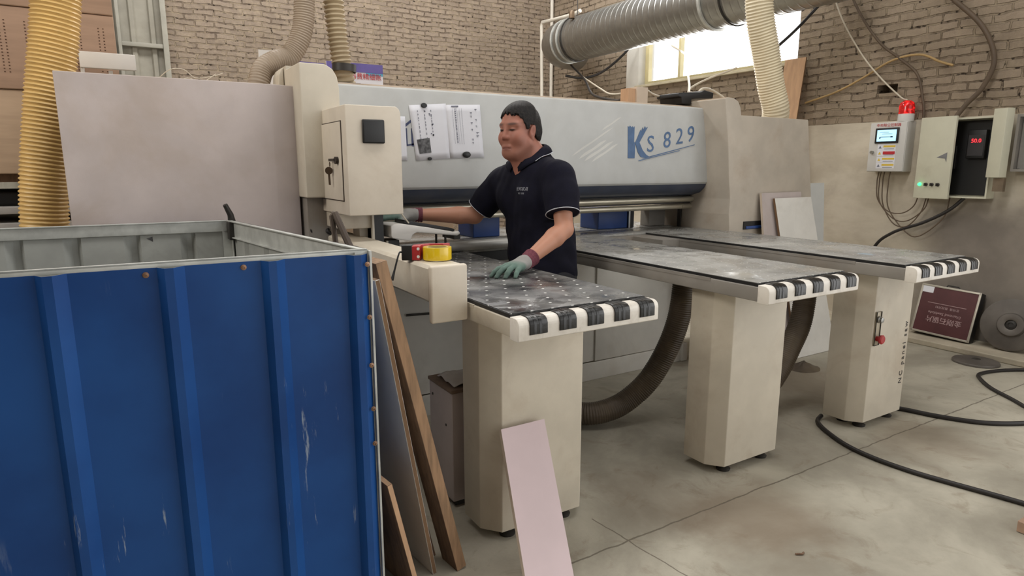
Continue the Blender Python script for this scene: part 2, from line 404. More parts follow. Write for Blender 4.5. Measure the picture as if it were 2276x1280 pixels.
def text(body, name, m, parent, origin, right, up, size, lift=.001, align='CENTER', shear=0.0, squeeze=1.0, space=1.0):
    """lettering as a thin mesh lying in the plane (right, up), lifted off the surface"""
    cu = bpy.data.curves.new('lettering', 'FONT'); cu.body = body; cu.size = size; cu.align_x = align; cu.align_y = 'CENTER'; cu.shear = shear
    cu.space_character = space; cu.extrude = .0006; cu.resolution_u = 3
    ob = bpy.data.objects.new('lettering', cu); C.objects.link(ob)
    dg = bpy.context.evaluated_depsgraph_get(); me = bpy.data.meshes.new_from_object(ob.evaluated_get(dg)); bpy.data.objects.remove(ob)
    r = Vector(right).normalized(); u = Vector(up).normalized(); n = r.cross(u)
    mt = Matrix(((r.x*squeeze, u.x, n.x, 0), (r.y*squeeze, u.y, n.y, 0), (r.z*squeeze, u.z, n.z, 0), (0, 0, 0, 1)))
    me.transform(mt); me.transform(Matrix.Translation(Vector(origin)+n*lift))
    me.materials.clear()
    return finish(me, name, m, parent, None)
M['dust'] = mat('brown_sawdust_film', (158, 140, 120), .95, var=.12, scale=12, dirt=(186, 172, 152), dirt_amt=.5, dscale=5)
def dust_top(o, zmin=.6):
    """sawdust lies on the upward faces"""
    o.data.materials.append(M['dust']); k = len(o.data.materials)-1
    for p in o.data.polygons:
        if p.normal.z > zmin: p.material_index = k
    return o
def structure(o): o['kind'] = 'structure'; return o
# ------------------------------------------------------------------ the hall
XW, YW = 5.90, 8.43            # inner faces of the right and back walls
structure(MB().box(-7, XW+.3, -5, YW+.3, -.12, 0).build('floor', M['floor'], None, None, origin=(0, 0, 0)))
structure(MB().box(-7, XW+.25, YW, YW+.25, 0, 5.6).build('wall_back', M['brick_back'], None, None, origin=(0, 0, 0)))
wy0, wy1, wz0, wz1 = 4.20, 6.50, 2.46, 3.70
w = MB()
hy0, hy1, hz0, hz1 = 3.19, 3.37, 2.075, 2.148      # a missing brick
w.box(XW, XW+.25, .5, hy0, 1.83, 5.6).box(XW, XW+.25, hy1, wy0, 1.83, 5.6).box(XW, XW+.25, hy0, hy1, 1.83, hz0).box(XW, XW+.25, hy0, hy1, hz1, 5.6).box(XW+.20, XW+.25, hy0, hy1, hz0, hz1)
w.box(XW, XW+.25, wy1, YW, 1.83, 5.6).box(XW, XW+.25, wy0, wy1, 1.83, wz0).box(XW, XW+.25, wy0, wy1, wz1, 5.6)
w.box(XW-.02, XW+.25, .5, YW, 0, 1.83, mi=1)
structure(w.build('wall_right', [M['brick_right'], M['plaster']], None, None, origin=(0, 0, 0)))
lw = MB(); XL = -5.0
lw.box(XL-.24, XL, -5, 1.1, 0, 5.6).box(XL-.24, XL, 3.7, YW, 0, 5.6).box(XL-.24, XL, 1.1, 3.7, 0, 3.4).box(XL-.24, XL, 1.1, 3.7, 5.0, 5.6)  # unseen wall closed to cut left light; high opening added for the lamp
structure(lw.build('wall_left_unseen', M['brick_right'], None, None, origin=(0, 0, 0)))
structure(MB().box(-5, .3, -4.75, -4.5, 0, 5.6).build('wall_front_blocker', M['brick_back'], None, None, origin=(0, 0, 0)))   # unseen, added to block light from the front left; open gate to its right
# the roof with two translucent strips let in
c = MB(); c.box(-7, XW+.25, -5, 1.0, 5.6, 5.7).box(-7, XW+.25, 2.2, 5.8, 5.6, 5.7).box(-7, XW+.25, 6.8, YW+.25, 5.6, 5.7)
structure(c.build('ceiling', M['ceiling'], None, None, origin=(0, 0, 0)))
# low concrete kerb along the right wall
structure(MB().box(5.50, XW-.021, .6, 7.6, 0, .045, bev=.008).build('trim_1', mat('pale_kerb_concrete', (190, 180, 160), .8, var=.1, dirt=(130, 112, 95), dirt_amt=.5), None, None))
# window
gold = mat('pale_gold_window_frame', (206, 194, 150), .4, metal=.2, var=.05)
f = MB(); xf = XW+.10
for (y0, y1, z0, z1) in ((wy0, wy1, wz0, wz0+.05), (wy0, wy1, wz1-.05, wz1), (wy0, wy0+.05, wz0+.05, wz1-.05), (wy1-.075, wy1-.013, wz0+.05, wz1-.05), (5.875, 5.91, wz0+.05, wz1-.05), (4.745, 4.78, wz0+.05, wz1-.05)):
    f.box(xf, xf+.06, y0, y1, z0, z1)
wn = structure(f.build('window_1', gold, None, None))
MB().box(xf+.025, xf+.031, wy0+.051, wy1-.071, wz0+.051, wz1-.051).build('window_pane', M['glass'], wn, None)
MB().box(XW-.05, xf, wy0-.02, wy1+.02, wz0-.03, wz0, bev=.004).build('window_sill', mat('pale_mortar_sill', (206, 196, 170), .8, var=.1), wn, None)
MB().box(XW-.012, XW-.0005, wy1, wy1+.22, wz0-.05, wz1).box(XW-.012, XW+.25, wy1-.012, wy1-.0005, wz0, wz1).build('window_reveal', mat('white_plaster_reveal', (216, 212, 204), .8, var=.04), wn, None)
# folded sheet-metal door in the back wall
d = MB(); prof = []
xx = -1.1
while xx < .62:
    prof += [(xx, YW-.04), (xx+.06, YW-.04), (xx+.075, YW-.065), (xx+.115, YW-.065), (xx+.13, YW-.04)]; xx += .19
prof = [q for q in prof if q[0] < .62]+[(.62, YW-.04), (.62, YW-.015), (-1.1, YW-.015)]
d.prism(prof, 'z', 0, 3.6)
dr = structure(d.build('door_1', M['door_grey'], None, 20))
fr = MB().box(.60, .655, YW-.12, YW, 0, 3.7, bev=.005).box(.175, .208, YW-.11, YW-.066, 0, 3.6, bev=.004).box(.208, .60, YW-.11, YW-.066, 2.71, 2.755, bev=.004)
fr.build('door_frame', mat('pale_door_post', (150, 147, 136), .6, var=.08), dr, 30)
# ------------------------------------------------------------------ the panel saw
saw = empty('panel_saw', (2.3, 3.3, 0), 'large cream computer panel saw with three feed tables, KS 829 on its pale beam', 'panel saw')
YB = 3.30
# beam cover: rounded box section running along x with an undercut dark lower face
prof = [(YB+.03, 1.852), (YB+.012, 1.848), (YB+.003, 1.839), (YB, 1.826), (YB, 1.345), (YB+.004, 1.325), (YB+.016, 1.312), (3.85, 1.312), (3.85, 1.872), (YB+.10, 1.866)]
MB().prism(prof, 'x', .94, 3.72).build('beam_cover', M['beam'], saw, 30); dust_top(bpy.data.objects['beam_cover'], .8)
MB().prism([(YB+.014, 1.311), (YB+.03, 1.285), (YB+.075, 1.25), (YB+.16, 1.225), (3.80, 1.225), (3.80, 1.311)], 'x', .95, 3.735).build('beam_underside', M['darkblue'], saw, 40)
MB().tube([(.96, 3.46, 1.197), (3.80, 3.46, 1.197)], .021, 14).build('clamping_rail', M['rail'], saw)
MB().tube([(.96, 3.47, 1.143), (3.78, 3.47, 1.143)], .019, 14).tube([(2.20, 3.47, 1.143), (2.215, 3.47, 1.143)], .0215, 14).tube([(3.62, 3.47, 1.143), (3.635, 3.47, 1.143)], .0215, 14).build('clamping_rail', M['rail'], saw)
MB().box(.96, 3.74, 3.475, 3.80, 1.165, 1.224).build('pressure_bar', M['darksteel'], saw)
# machine body under the beam
b = MB().box(.78, 3.50, 3.30, 4.15, .13, .90).box(.95, 3.50, 3.28, 3.30, 0.0, .125, bev=.004).box(3.49, 3.55, 3.26, 3.42, 0, .14, bev=.01)
b.box(2.68, 3.495, 3.286, 3.30, .13, .90, bev=.003)
b.build('machine_body', M['body_white'], saw)
b = MB().box(2.15, 3.62, 3.30, 4.2, .905, .965)
b.box(.78, 2.15, 3.30, 4.2, .905, .965).box(3.0, 3.74, 3.02, 4.2, .905, .966)
b.build('machine_bed', M['greysteel'], saw)
MB().box(.95, 3.72, 3.352, 3.60, .966, .980, bev=.002).box(1.0, 3.72, 3.625, 4.2, .966, .980, bev=.002).build('bed_plate', M['top_grey'], saw)
MB().box(3.00, 3.28, 3.68, 3.90, .981, 1.13, bev=.006).build('blue_clamp_block', M['blue_clamp'], saw)
MB().box(3.285, 3.30, 3.67, 3.86, .981, 1.13).build('clamp_plate', M['galv'], saw)
MB().box(3.305, 3.345, 3.68, 3.86, .981, 1.12).build('clamp_jaw', M['black'], saw)
MB().box(1.96, 2.16, 3.68, 3.90, .981, 1.13, bev=.006).build('blue_clamp_block', M['blue_clamp'], saw)
MB().box(3.52, 3.69, 3.70, 3.80, .981, 1.12, bev=.004).build('clamp_jaw', M['greysteel'], saw)
MB().box(3.70, 3.715, 3.55, 3.58, .981, 1.12).build('guide_pin', M['darksteel'], saw)
# left column and long side panel
prof = [(.765, 1.292), (.945, 1.292), (.945, 1.80), (.938, 1.85), (.918, 1.885), (.885, 1.905), (.765, 1.905)]
dust_top(MB().prism(prof, 'y', 3.10, 3.39, bev=.006).build('column', M['cream'], saw, 30), .8)
MB().box(.78, .945, 3.16, 3.38, .98, 1.291).build('column_foot', M['greysteel'], saw)
MB().prism([(-.17, 3.225), (.66, 3.225), (.768, 3.245), (.768, 3.285), (-.17, 3.27)], 'z', .14, 1.815, bev=.004).box(-.166, .76, 3.27, 3.80, 1.77, 1.805).box(.72, .765, 3.287, 3.75, .14, 1.77).build('side_panel', M['panel'], saw); dust_top(bpy.data.objects['side_panel'], .8)
MB().prism([(.745, 1.806), (.775, 1.806), (.775, 1.925), (.764, 1.918), (.752, 1.89)], 'y', 3.46, 3.60, bev=.004).prism([(.778, 1.806), (.87, 1.806), (.87, 1.93), (.778, 1.93)], 'y', 3.42, 3.60).build('dust_hood', M['cream'], saw)
# right-hand end cabinet, leaning outward below and stepped at the top
prof = [(3.607, 1.895), (3.63, 1.905), (3.70, 1.90), (3.745, 1.88), (3.772, 1.84), (3.783, 1.79), (4.545, 1.787), (4.66, 1.22), (4.72, .9), (4.76, .3), (3.74, .3), (3.735, .98), (3.718, 1.10), (3.722, 1.21), (3.70, 1.33), (3.66, 1.62)]
MB().prism(prof, 'y', 3.10, 3.86, bev=.005).build('end_cabinet', mat('dusty_cream_steel', (188, 178, 164), .6, var=.06, dirt=(160, 140, 120), dirt_amt=.5, dscale=2.4, bump=.05), saw, 30); dust_top(bpy.data.objects['end_cabinet'], .8)
MB().box(3.877, 4.20, 3.092, 3.102, .985, 1.043).build('slot_recess', M['black'], saw)
MB().box(3.90, 4.20, 3.085, 3.098, .988, 1.008, bev=.003).build('slot_slider', M['blue_clamp'], saw)
# lettering on the beam
kb = MB()
yk = YB-.0012
KI = [0]
def poly(pts):
    KI[0] += 1; yk = YB-.0012-.00025*KI[0]
    kb.face([(p[0], yk, p[1]) for p in pts]); kb.face([(p[0], yk-.0012, p[1]) for p in pts][::-1])
    for a, b2 in zip(pts, pts[1:]+pts[:1]): kb.face([(a[0], yk, a[1]), (b2[0], yk, b2[1]), (b2[0], yk-.0012, b2[1]), (a[0], yk-.0012, a[1])])
poly([(2.925, 1.492), (2.985, 1.492), (2.987, 1.588), (2.975, 1.60), (2.976, 1.700), (2.966, 1.690), (2.957, 1.700), (2.948, 1.692), (2.936, 1.703), (2.927, 1.694), (2.917, 1.699), (2.922, 1.60)])
poly([(2.982, 1.585), (3.030, 1.680), (3.036, 1.668), (3.046, 1.695), (3.055, 1.682), (3.068, 1.704), (3.076, 1.690), (3.094, 1.700), (3.022, 1.594)])
poly([(2.984, 1.600), (3.022, 1.598), (3.055, 1.545), (3.090, 1.515), (3.118, 1.503), (3.085, 1.496), (3.040, 1.500), (3.012, 1.530)])
poly([(3.05, 1.4925), (3.075, 1.4965), (3.547, 1.592), (3.547, 1.588), (3.085, 1.492)])
poly([(3.02, 1.478), (3.40, 1.549), (3.40, 1.545), (3.02, 1.473)])
kb.build('letter_k', M['logo_blue'], saw, None)
R_, U_ = (1, 0, 0), (0, 0, 1)
text('S', 'lettering', M['logo_blue'], saw, (3.125, YB, 1.583), (1, 0, .05), U_, .155, .0015)
for ch, cx, cz in (('8', 3.278, 1.613), ('2', 3.395, 1.640), ('9', 3.505, 1.658)):
    o = text(ch, 'lettering', M['logo_blue'], saw, (cx, YB, cz), (1, 0, .12), U_, .155, .0015, squeeze=1.0)
    bmx = bmesh.new(); bmx.from_mesh(o.data)
    # stencil bridges: cut thin slits through each figure
    for dz in (.028, -.028):
        pass
    bmx.free()
# blue logo left of the papers, half covered by them
lg = MB()
def lpoly(pts):
    a = [(p[0], YB-.0015, p[1]) for p in pts]; lg.face(a); lg.face([(q[0], YB-.0003, q[2]) for q in a][::-1])
lpoly([(1.345, 1.655), (1.385, 1.685), (1.388, 1.672), (1.350, 1.643)]); lpoly([(1.350, 1.640), (1.362, 1.640), (1.364, 1.555), (1.352, 1.545)])
lpoly([(1.385, 1.64), (1.405, 1.64), (1.41, 1.545), (1.387, 1.545)]); lpoly([(1.352, 1.553), (1.41, 1.563), (1.41, 1.555), (1.352, 1.545)])
lg.build('painted_emblem', mat('navy_emblem_paint', (52, 62, 100), .5), saw, None)
sm = mat('dust_smear', (214, 213, 208), .7, var=.05)
for (xa, za, xb, zb, w_) in ((2.46, 1.50, 2.80, 1.69, .008), (2.52, 1.485, 2.74, 1.605, .012), (2.56, 1.47, 2.80, 1.60, .012), (2.62, 1.465, 2.84, 1.585, .010), (2.70, 1.665, 2.86, 1.755, .008)):
    d_ = Vector((xb-xa, 0, zb-za)); n_ = Vector((-d_.z, 0, d_.x)).normalized(); A_ = Vector((xa, YB-.0006, za)); L_ = [A_+d_*t+n_*w_*math.sin(PI*t)**.5*(1+.3*math.sin(9*t)) for t in np.linspace(0, 1, 12)]; R2_ = [A_+d_*t-n_*w_*.6*math.sin(PI*t)**.5 for t in np.linspace(0, 1, 12)]
    MB().strip(L_, R2_).build('dust_smear', sm, saw, None)
# control box hung beside the column
x0, x1, y0, y1, z0, z1 = .857, 1.107, 2.75, 3.345, 1.226, 1.697
cb = MB().prism([(x0, z0), (x1, z0), (x1, z1-.03), (x1-.006, z1-.012), (x1-.02, z1), (x0, z1)], 'y', y0, y1, bev=.004).build('control_box', M['cream_bright'], saw, 30)
dm = MB().box(x0-.006, x0-.0005, 2.815, 3.265, 1.29, 1.63, bev=.002).build('control_box_door', M['cream_bright'], cb)
g = MB()
for (ya, yb, za, zb) in ((2.812, 3.268, 1.630, 1.634), (2.812, 3.268, 1.286, 1.290), (2.811, 2.815, 1.286, 1.634)): g.box(x0-.003, x0+.002, ya, yb, za, zb)
g.build('door_gap', mat('dark_door_gap', (70, 58, 48), .8), cb)
lk = MB(); lk.cyl((x0-.006, 2.865, 1.465), (-1, 0, 0), .016, .014, 16).obox((x0-.018, 2.915, 1.467), ((0, 1, 0), (1, 0, 0), (0, 0, 1)), (.042, .004, .006))
lk.build('door_latch', mat('dark_latch_metal', (60, 52, 46), .35, metal=.6), cb)
k = MB(); k.tube([(x0-.02, 2.945+.006*math.cos(a), 1.448+.010*math.sin(a)) for a in np.linspace(0, 2*PI, 12)], .0016, 6)
k.cyl((x0-.026, 2.945, 1.42), (.55, .83, 0), .017, .005, 20); k.obox((x0-.024, 2.948, 1.382), ((0, .1, 1), (.55, .83, 0), (.83, -.55, -.1)), (.026, .0015, .0045))
k.build('hanging_key', mat('worn_key_metal', (92, 76, 62), .35, metal=.7), cb)
MB().box(.927, 1.027, y0-.013, y0-.0005, 1.537, 1.638, bev=.006).box(.931, 1.023, y0-.0155, y0-.012, 1.541, 1.634, bev=.002).build('black_cover_plate', M['black'], cb)
MB().box(.87, 1.04, 2.95, 3.28, 1.15, 1.226, bev=.006).box(.98, 1.02, 3.0, 3.1, .99, 1.15).build('control_box_bracket', M['cream'], saw)
for P_ in ([(.80, 3.31, 1.20), (.815, 3.21, 1.165), (.79, 3.17, 1.14), (.80, 3.17, 1.112)], [(.955, 3.22, 1.215), (.915, 3.20, 1.16), (.87, 3.16, 1.13), (.885, 3.15, 1.111)]):
    MB().tube(P_, .009, 8, sub=6).build('control_cable', M['cable'], saw)
MB().box(1.03, 1.075, 2.93, 3.20, .99, 1.225).box(1.10, 1.16, 2.95, 3.06, .99, 1.085).build('console_post', M['black'], saw)
MB().box(1.02, 1.03, 2.93, 2.95, .99, 1.225).box(1.09, 1.10, 2.94, 2.96, .99, 1.085).build('post_edge', M['cream'], saw)
# operator console: white tray seen edge-on with a dark keypad on top
prof = [(1.100, 1.160), (1.120, 1.168), (1.165, 1.166), (1.30, 1.142), (1.445, 1.112), (1.465, 1.116), (1.470, 1.103), (1.455, 1.094), (1.400, 1.100), (1.235, 1.122), (1.212, 1.112), (1.200, 1.088), (1.190, 1.083), (1.108, 1.100), (1.100, 1.112)]
cs = MB().prism(prof, 'y', 2.90, 3.06, bev=.005).build('console_tray', M['white_pl'], saw, 30)
MB().prism([(1.18, 1.183), (1.44, 1.130), (1.455, 1.122), (1.45, 1.113), (1.18, 1.163)], 'y', 2.93, 3.055, bev=.003).build('console_keypad', M['black'], cs)
MB().tube([(1.395, 2.92, 1.0), (1.395, 2.92, 1.10)], .006, 8).tube([(1.395, 3.03, 1.0), (1.395, 3.03, 1.10)], .006, 8).box(1.44, 1.475, 2.91, 3.05, 1.075, 1.098).build('console_leg', M['darksteel'], cs)
MB().tube([(1.16, 2.93, 1.227), (1.175, 2.92, 1.20), (1.20, 2.92, 1.168)], .0035, 6, sub=4).build('console_wire', M['cable_w'], saw)
# side fence beside the first table
MB().prism([(.872, .990), (.885, .984), (.998, .984), (1.006, .992), (1.006, 1.098), (.996, 1.108), (.884, 1.108), (.872, 1.098)], 'y', 1.965, 3.30).build('side_fence', M['cream'], saw, 30)
MB().box(.872, 1.012, 1.945, 1.969, .910, 1.109, bev=.008).build('fence_end_block', M['cream_bright'], saw)
bs = mat('brushed_steel', (178, 176, 171), .4, metal=.3, var=.1)
MB().box(1.02, 1.60, 3.16, 3.345, .981, 1.012, bev=.004).build('bed_strip', M['top_grey'], saw)
MB().tube([(1.02, 3.115, 1.0105), (2.13, 3.115, 1.0105)], .029, 18).build('guide_roller', bs, saw)
MB().box(1.61, 2.14, 3.15, 3.30, .906, .964).build('bed_gap_dark', M['black'], saw)  # black block added to give the dark of the gap under the bed
MB().box(1.61, 2.14, 3.15, 3.352, .965, .980, bev=.002).build('bed_plate', M['top_grey'], saw)
MB().tube([(1.32, 3.285, .619), (1.47, 3.285, .612)], .007, 8).build('pull_rod', M['darksteel'], saw)

def support_table(x0, x1, ye, dark, top_m, name='support_table'):
    y1 = 3.345
    side = M['cream'] if dark else M['greysteel']
    f = MB().box(x0, x1, ye+.055, y1, .905, .9645, bev=.004)
    f.box(x0-.002, x0+.004, ye+.30, y1, .953, .967).box(x1-.004, x1+.002, ye+.30, y1, .953, .967)
    st = f.build(name, side, saw)
    MB().box(x0+.006, x1-.006, ye+.063, y1, .965, .9775).build('sheet_edge', M['black'], st)
    MB().box(x0+.010, x1-.010, ye+.067, y1+.008, .9776, .980, bev=.0006).build('table_sheet', top_m, st)
    # white rounded end bar with five rubber pads wrapped over it
    prof = [(ye+.0545, .974), (ye+.026, .9735), (ye+.017, .972), (ye+.010, .968), (ye+.004, .962), (ye+.001, .955), (ye, .947), (ye, .904), (ye+.006, .900), (ye+.0545, .900)]
    MB().prism(prof, 'x', x0-.003, x1+.003, bev=.002).build('end_bar', M['whitebar'], st, 50)
    n = 5; w = x1-x0
    for i in range(n):
        cx = x0+w*(.105+.79*i/(n-1)+.015); hw = .0335
        o = [(ye+.056, .9770), (ye+.024, .9768), (ye+.010, .9735), (ye+.001, .966), (ye-.004, .955), (ye-.005, .922), (ye+.001, .919), (ye+.001, .949), (ye+.010, .964), (ye+.024, .971), (ye+.056, .9735)]
        p = MB(); p.prism(o, 'x', cx-hw, cx+hw, bev=.0012)
        for dx in (-.014, .006): p.prism([(a-.0009 if a < ye+.003 else a, b2+.0007 if b2 > .96 else b2) for a, b2 in o[:6]]+[(ye, .93), (ye+.02, .968)], 'x', cx+dx-.005, cx+dx+.005)
        p.build('rubber_pad', M['rubber'], st, 40)
    return st
support_table(1.022, 1.603, 1.622, True, M['top_dark'])
support_table(2.150, 2.757, 1.570, False, M['top_grey'])
support_table(3.155, 3.760, 1.522, False, M['top_grey'])

def pedestal(cx, yf):
    h = .245; c_ = .058; d = .205
    poly = [(cx-h+c_, yf), (cx+h-c_, yf), (cx+h, yf+c_*1.25), (cx+h, yf+d), (cx-h, yf+d), (cx-h, yf+c_*1.25)]
    p = MB().prism(poly, 'z', .042, .904, bev=.004).build('pedestal', M['cream'], saw, 20)
    for sx, sy in ((-1, .05), (1, .05), (-1, d-.06), (1, d-.06)):
        MB().lathe((cx+sx*(h-.11), yf+sy, 0), (0, 0, 1), [(0, 0), (.032, 0), (.034, .008), (.024, .014), (.010, .018), (.010, .0418), (0, .0418)], 18).build('levelling_foot', M['darksteel'], p)
    return p
p1 = pedestal(1.335, 1.945)
p2 = pedestal(2.510, 1.870)
p3 = pedestal(3.590, 1.832)
# switch plate and lettering on the third pedestal
sp = MB().box(3.412, 3.462, 1.826, 1.8315, .482, .672, bev=.002).build('switch_plate', mat('switch_plate_steel', (170, 160, 140), .4, metal=.4), p3)
MB().tube([(3.414, 1.824, .484), (3.414, 1.824, .67), (3.46, 1.824, .67), (3.46, 1.824, .484), (3.414, 1.824, .484)], .0022, 6).build('plate_rim', M['darksteel'], p3)
MB().lathe((3.437, 1.826, .628), (0, -1, 0), [(0, 0), (.019, 0), (.019, .008), (.015, .012), (.015, .022), (0, .024)], 18).build('push_button', M['galv'], p3)
MB().lathe((3.437, 1.826, .522), (0, -1, 0), [(0, 0), (.014, 0), (.014, .018), (.024, .020), (.026, .030), (.02, .036), (0, .037)], 20).build('stop_button', M['red_pl'], p3)
text('NC panel saw', 'lettering', M['black_ink'], p3, (3.742, 1.832, .395), (0, 0, 1), (-1, 0, 0), .046, .001, space=1.42)
# ------------------------------------------------------------------ papers and magnets on the beam
def paper(c, label, lines):
    """c: four corners tl,tr,br,bl in (x,z) on the beam front; slightly curled sheet"""
    tl, tr, br, bl = [Vector((p[0], 0, p[1])) for p in c]
    rows = []
    for i in range(9):
        v = i/8; row = []
        for j in range(9):
            u = j/8; p = tl.lerp(tr, u).lerp(bl.lerp(br, u), v)
            row.append((p.x, YB-.0022-.004*max(0, abs(u-.5)-.3)-.005*(max(0, v-.75)**1.5)*(1 if u > .5 else .4), p.z))
        rows.append(row)
    m = MB(); m.grid(rows)
    o = m.build('paper_sheet', M['paper'], None, 60); sol = o.modifiers.new('thickness', 'SOLIDIFY'); sol.thickness = .0004; sol.offset = 0
    tag(o, label, 'paper', 'printed sheets on the saw beam')
    ink = MB()
    def at(u, v):
        p = tl.lerp(tr, u).lerp(bl.lerp(br, u), v); return p.x, p.z
    for (u0, u1, v0, v1) in lines:
        q = [at(u0, v0), at(u1, v0), at(u1, v1), at(u0, v1)]
        a = [(p[0], YB-.0052, p[1]) for p in q]; ink.face(a)
    ob = ink.build('printed_lines', M['ink'], o, None)
    return o, at
L1 = []
r_ = random.Random(3)
for k in range(5):
    u = .20+.09*k
    if k in (1, 3): continue
    v = .10
    while v < .62: 
        dv = r_.uniform(.015, .05); L1.append((u, u+.018, v, v+dv)); v += dv+r_.uniform(.012, .05)
for k in range(9):
    u, v = r_.uniform(.30, .6), r_.uniform(.08, .55); L1.append((u, u+.035, v, v+.02))
o, at = paper(((1.375, 1.759), (1.593, 1.778), (1.614, 1.483), (1.410, 1.469)), 'creased white sheet with a dark printed photo in its lower corner, pinned on the beam', L1)
q = [at(.09, .62), at(.45, .60), at(.46, .87), at(.12, .88)]
MB().face([(p[0], YB-.0056, p[1]) for p in q]).build('printed_photo', M['photo_ink'], o, None)
L2 = [(.16, .36, .015, .04)]
for k in range(5):
    u = .18+.065*k; v = .07
    while v < .72:
        dv = r_.uniform(.01, .035); L2.append((u, u+(.03 if k == 1 else .006), v, v+dv)); v += dv+(r_.uniform(.006, .02) if k == 1 else .004)
for k in range(11):
    u, v = r_.choice((.68, .82)), .08+.062*k; L2.append((u, u+r_.uniform(.03, .09), v, v+.012)); L2.append((u+.03, u+.042, v, v+.035))
paper(((1.590, 1.771), (1.807, 1.782), (1.831, 1.489), (1.616, 1.483)), 'white form with columns of text and handwriting, pinned nearest the man on the beam', L2)
paper(((1.290, 1.70), (1.352, 1.70), (1.358, 1.470), (1.290, 1.470)), 'blank strip of white paper on the beam, half hidden by the control box', [])
for i, (x, z, rx, lab) in enumerate(((1.461, 1.765, .016, 'black magnet at the top of the sheet with a printed photo'), (1.717, 1.508, .022, 'black magnet at the bottom of the handwritten form'), (1.489, 1.482, .011, 'small black magnet at the bottom of the sheet with a printed photo'))):
    o = MB().lathe((x, YB-.006, z), (0, -1, 0), [(0, 0), (rx, 0), (rx, .003), (rx*.8, .006), (0, .0065)], 18).build('magnet', M['black'], None)
    o.scale = (1.15, 1, .8); tag(o, lab, 'magnet', 'magnets holding papers')

# ------------------------------------------------------------------ corrugated bin
ZT = 1.205
bin_ = empty('scrap_bin', (-.13, 2.4, 0), 'blue corrugated sheet-metal bin with galvanised angle frame at left front', 'bin')
FR, BR, BL, FL = Vector((.602, 1.78, 0)), Vector((.425, 3.10, 0)), Vector((-.98, 3.17, 0)), Vector((-.90, 1.835, 0))
def corr(A, B, out, ribs, z0=.05, z1=ZT-.012, depth=.027, start=None):
    """corrugated sheet from A to B, ribs at the given distances from B, raised along out"""
    d = (B-A); Ln = d.length; d.normalize(); prof = [(0, 0)]
    for r in sorted(ribs, reverse=True):
        s = Ln-r
        prof += [(s-.030, 0), (s-.014, depth), (s+.006, depth), (s+.032, 0)]
    prof.append((Ln, 0)); pts = [A+d*s+out*h for s, h in prof]
    m = MB(); inn = [p-out*.0015 for p in pts]
    a = [(p.x, p.y, z0) for p in pts]; b = [(p.x, p.y, z1) for p in pts]
    c_ = [(p.x, p.y, z0) for p in inn]; d_ = [(p.x, p.y, z1) for p in inn]
    m.strip(a, b, 0); m.strip(d_, c_, 1); m.strip(b, d_, 1); m.strip(c_, a, 1)
    bmesh.ops.remove_doubles(m.bm, verts=m.bm.verts, dist=1e-6)
    return m
dF = (FR-FL).normalized(); nF = Vector((dF.y, -dF.x, 0)).normalized()
if nF.y > 0: nF = -nF
ribs = [.034, .262, .505, .752, 1.0, 1.25, 1.45]
m = corr(FL+nF*.002, FR+nF*.002, nF, ribs)
front = m.build('front_sheet', [M['bluesheet'], M['inner_grey']], bin_, 20)
dR = (BR-FR).normalized(); nR = Vector((dR.y, -dR.x, 0)); nR = nR if nR.x > 0 else -nR
m = corr(FR+nR*.002, BR+nR*.002, nR, [.2, .45, .7, .95, 1.18])
o = m.build('side_sheet', [M['bluesheet'], M['inner_grey']], bin_, 20)
dB = (BL-BR).normalized(); nB = Vector((dB.y, -dB.x, 0)); nB = nB if nB.y > 0 else -nB
m = corr(BR+nB*.002, BL+nB*.002, nB, [.21, .42, .62, .81, 1.02, 1.23])
o = m.build('back_sheet', [M['bluesheet'], M['inner_grey']], bin_, 20)
m = corr(BL, FL, Vector((-1, 0, 0)), [.2, .45, .7, .95, 1.18])
o = m.build('side_sheet', [M['bluesheet'], M['inner_grey']], bin_, 20)
def rail(A, B, z, inward, h=.045, w=.04, name='top_rail'):
    d = (B-A).normalized(); m = MB(); c = (A+B)/2; L = (B-A).length/2
    m.obox((c.x+inward.x*.0025, c.y+inward.y*.0025, z-h/2), (d, inward, (0, 0, 1)), (L, .0025, h/2), bev=.001)
    m.obox((c.x+inward.x*w/2, c.y+inward.y*w/2, z-.0025), (d, inward, (0, 0, 1)), (L, w/2, .0025), bev=.001)
    return m.build(name, M['frame_galv'], bin_)
rail(FL, FR, ZT+.0005, -nF, .014, .018); rail(FR-nF*.02, BR-nB*.02, ZT, -nR, .075, .02); rail(BR-nR*.02, BL, ZT-.0005, -nB, .05, .012); rail(BL-nB*.02, FL-nF*.02, ZT, Vector((1, 0, 0)))
A_, B_ = FR-nF*.02-nR*.006, BR-nB*.02-nR*.006; d_ = (B_-A_).normalized(); c_ = (A_+B_)/2
MB().obox((c_.x, c_.y, ZT-.074), (d_, -nR, (0, 0, 1)), ((B_-A_).length/2, .010, .002)).build('rail_lip', M['frame_galv'], bin_)
MB().face([(.09, 3.116, 1.138), (.13, 3.116, 1.150), (.19, 3.115, 1.142), (.185, 3.115, 1.125), (.165, 3.115, 1.118), (.15, 3.115, 1.095), (.13, 3.116, 1.105), (.115, 3.116, 1.122)]).build('torn_sticker', M['photo_ink'], bin_, None)
for P, a, b in ((FR, -nF, -nR), (BR, -nB, -nR)):
    m = MB(); q = P+a*.0+b*.0
    m.obox((P.x+b.x*.02-a.x*.0, P.y+b.y*.02, (ZT-.006)/2), (b, a, (0, 0, 1)), (.02, .002, (ZT-.008)/2)); m.obox((P.x+a.x*.02, P.y+a.y*.02, (ZT-.006)/2), (a, b, (0, 0, 1)), (.02, .002, (ZT-.008)/2))
    m.build('corner_post', M['frame_galv'], bin_)
e = MB(); E0 = FR+nF*.004+dF*.004
e.obox((E0.x, E0.y, ZT/2), (dF, nF, (0, 0, 1)), (.003, .012, ZT/2-.004)); e.build('edge_trim', M['frame_galv'], bin_)
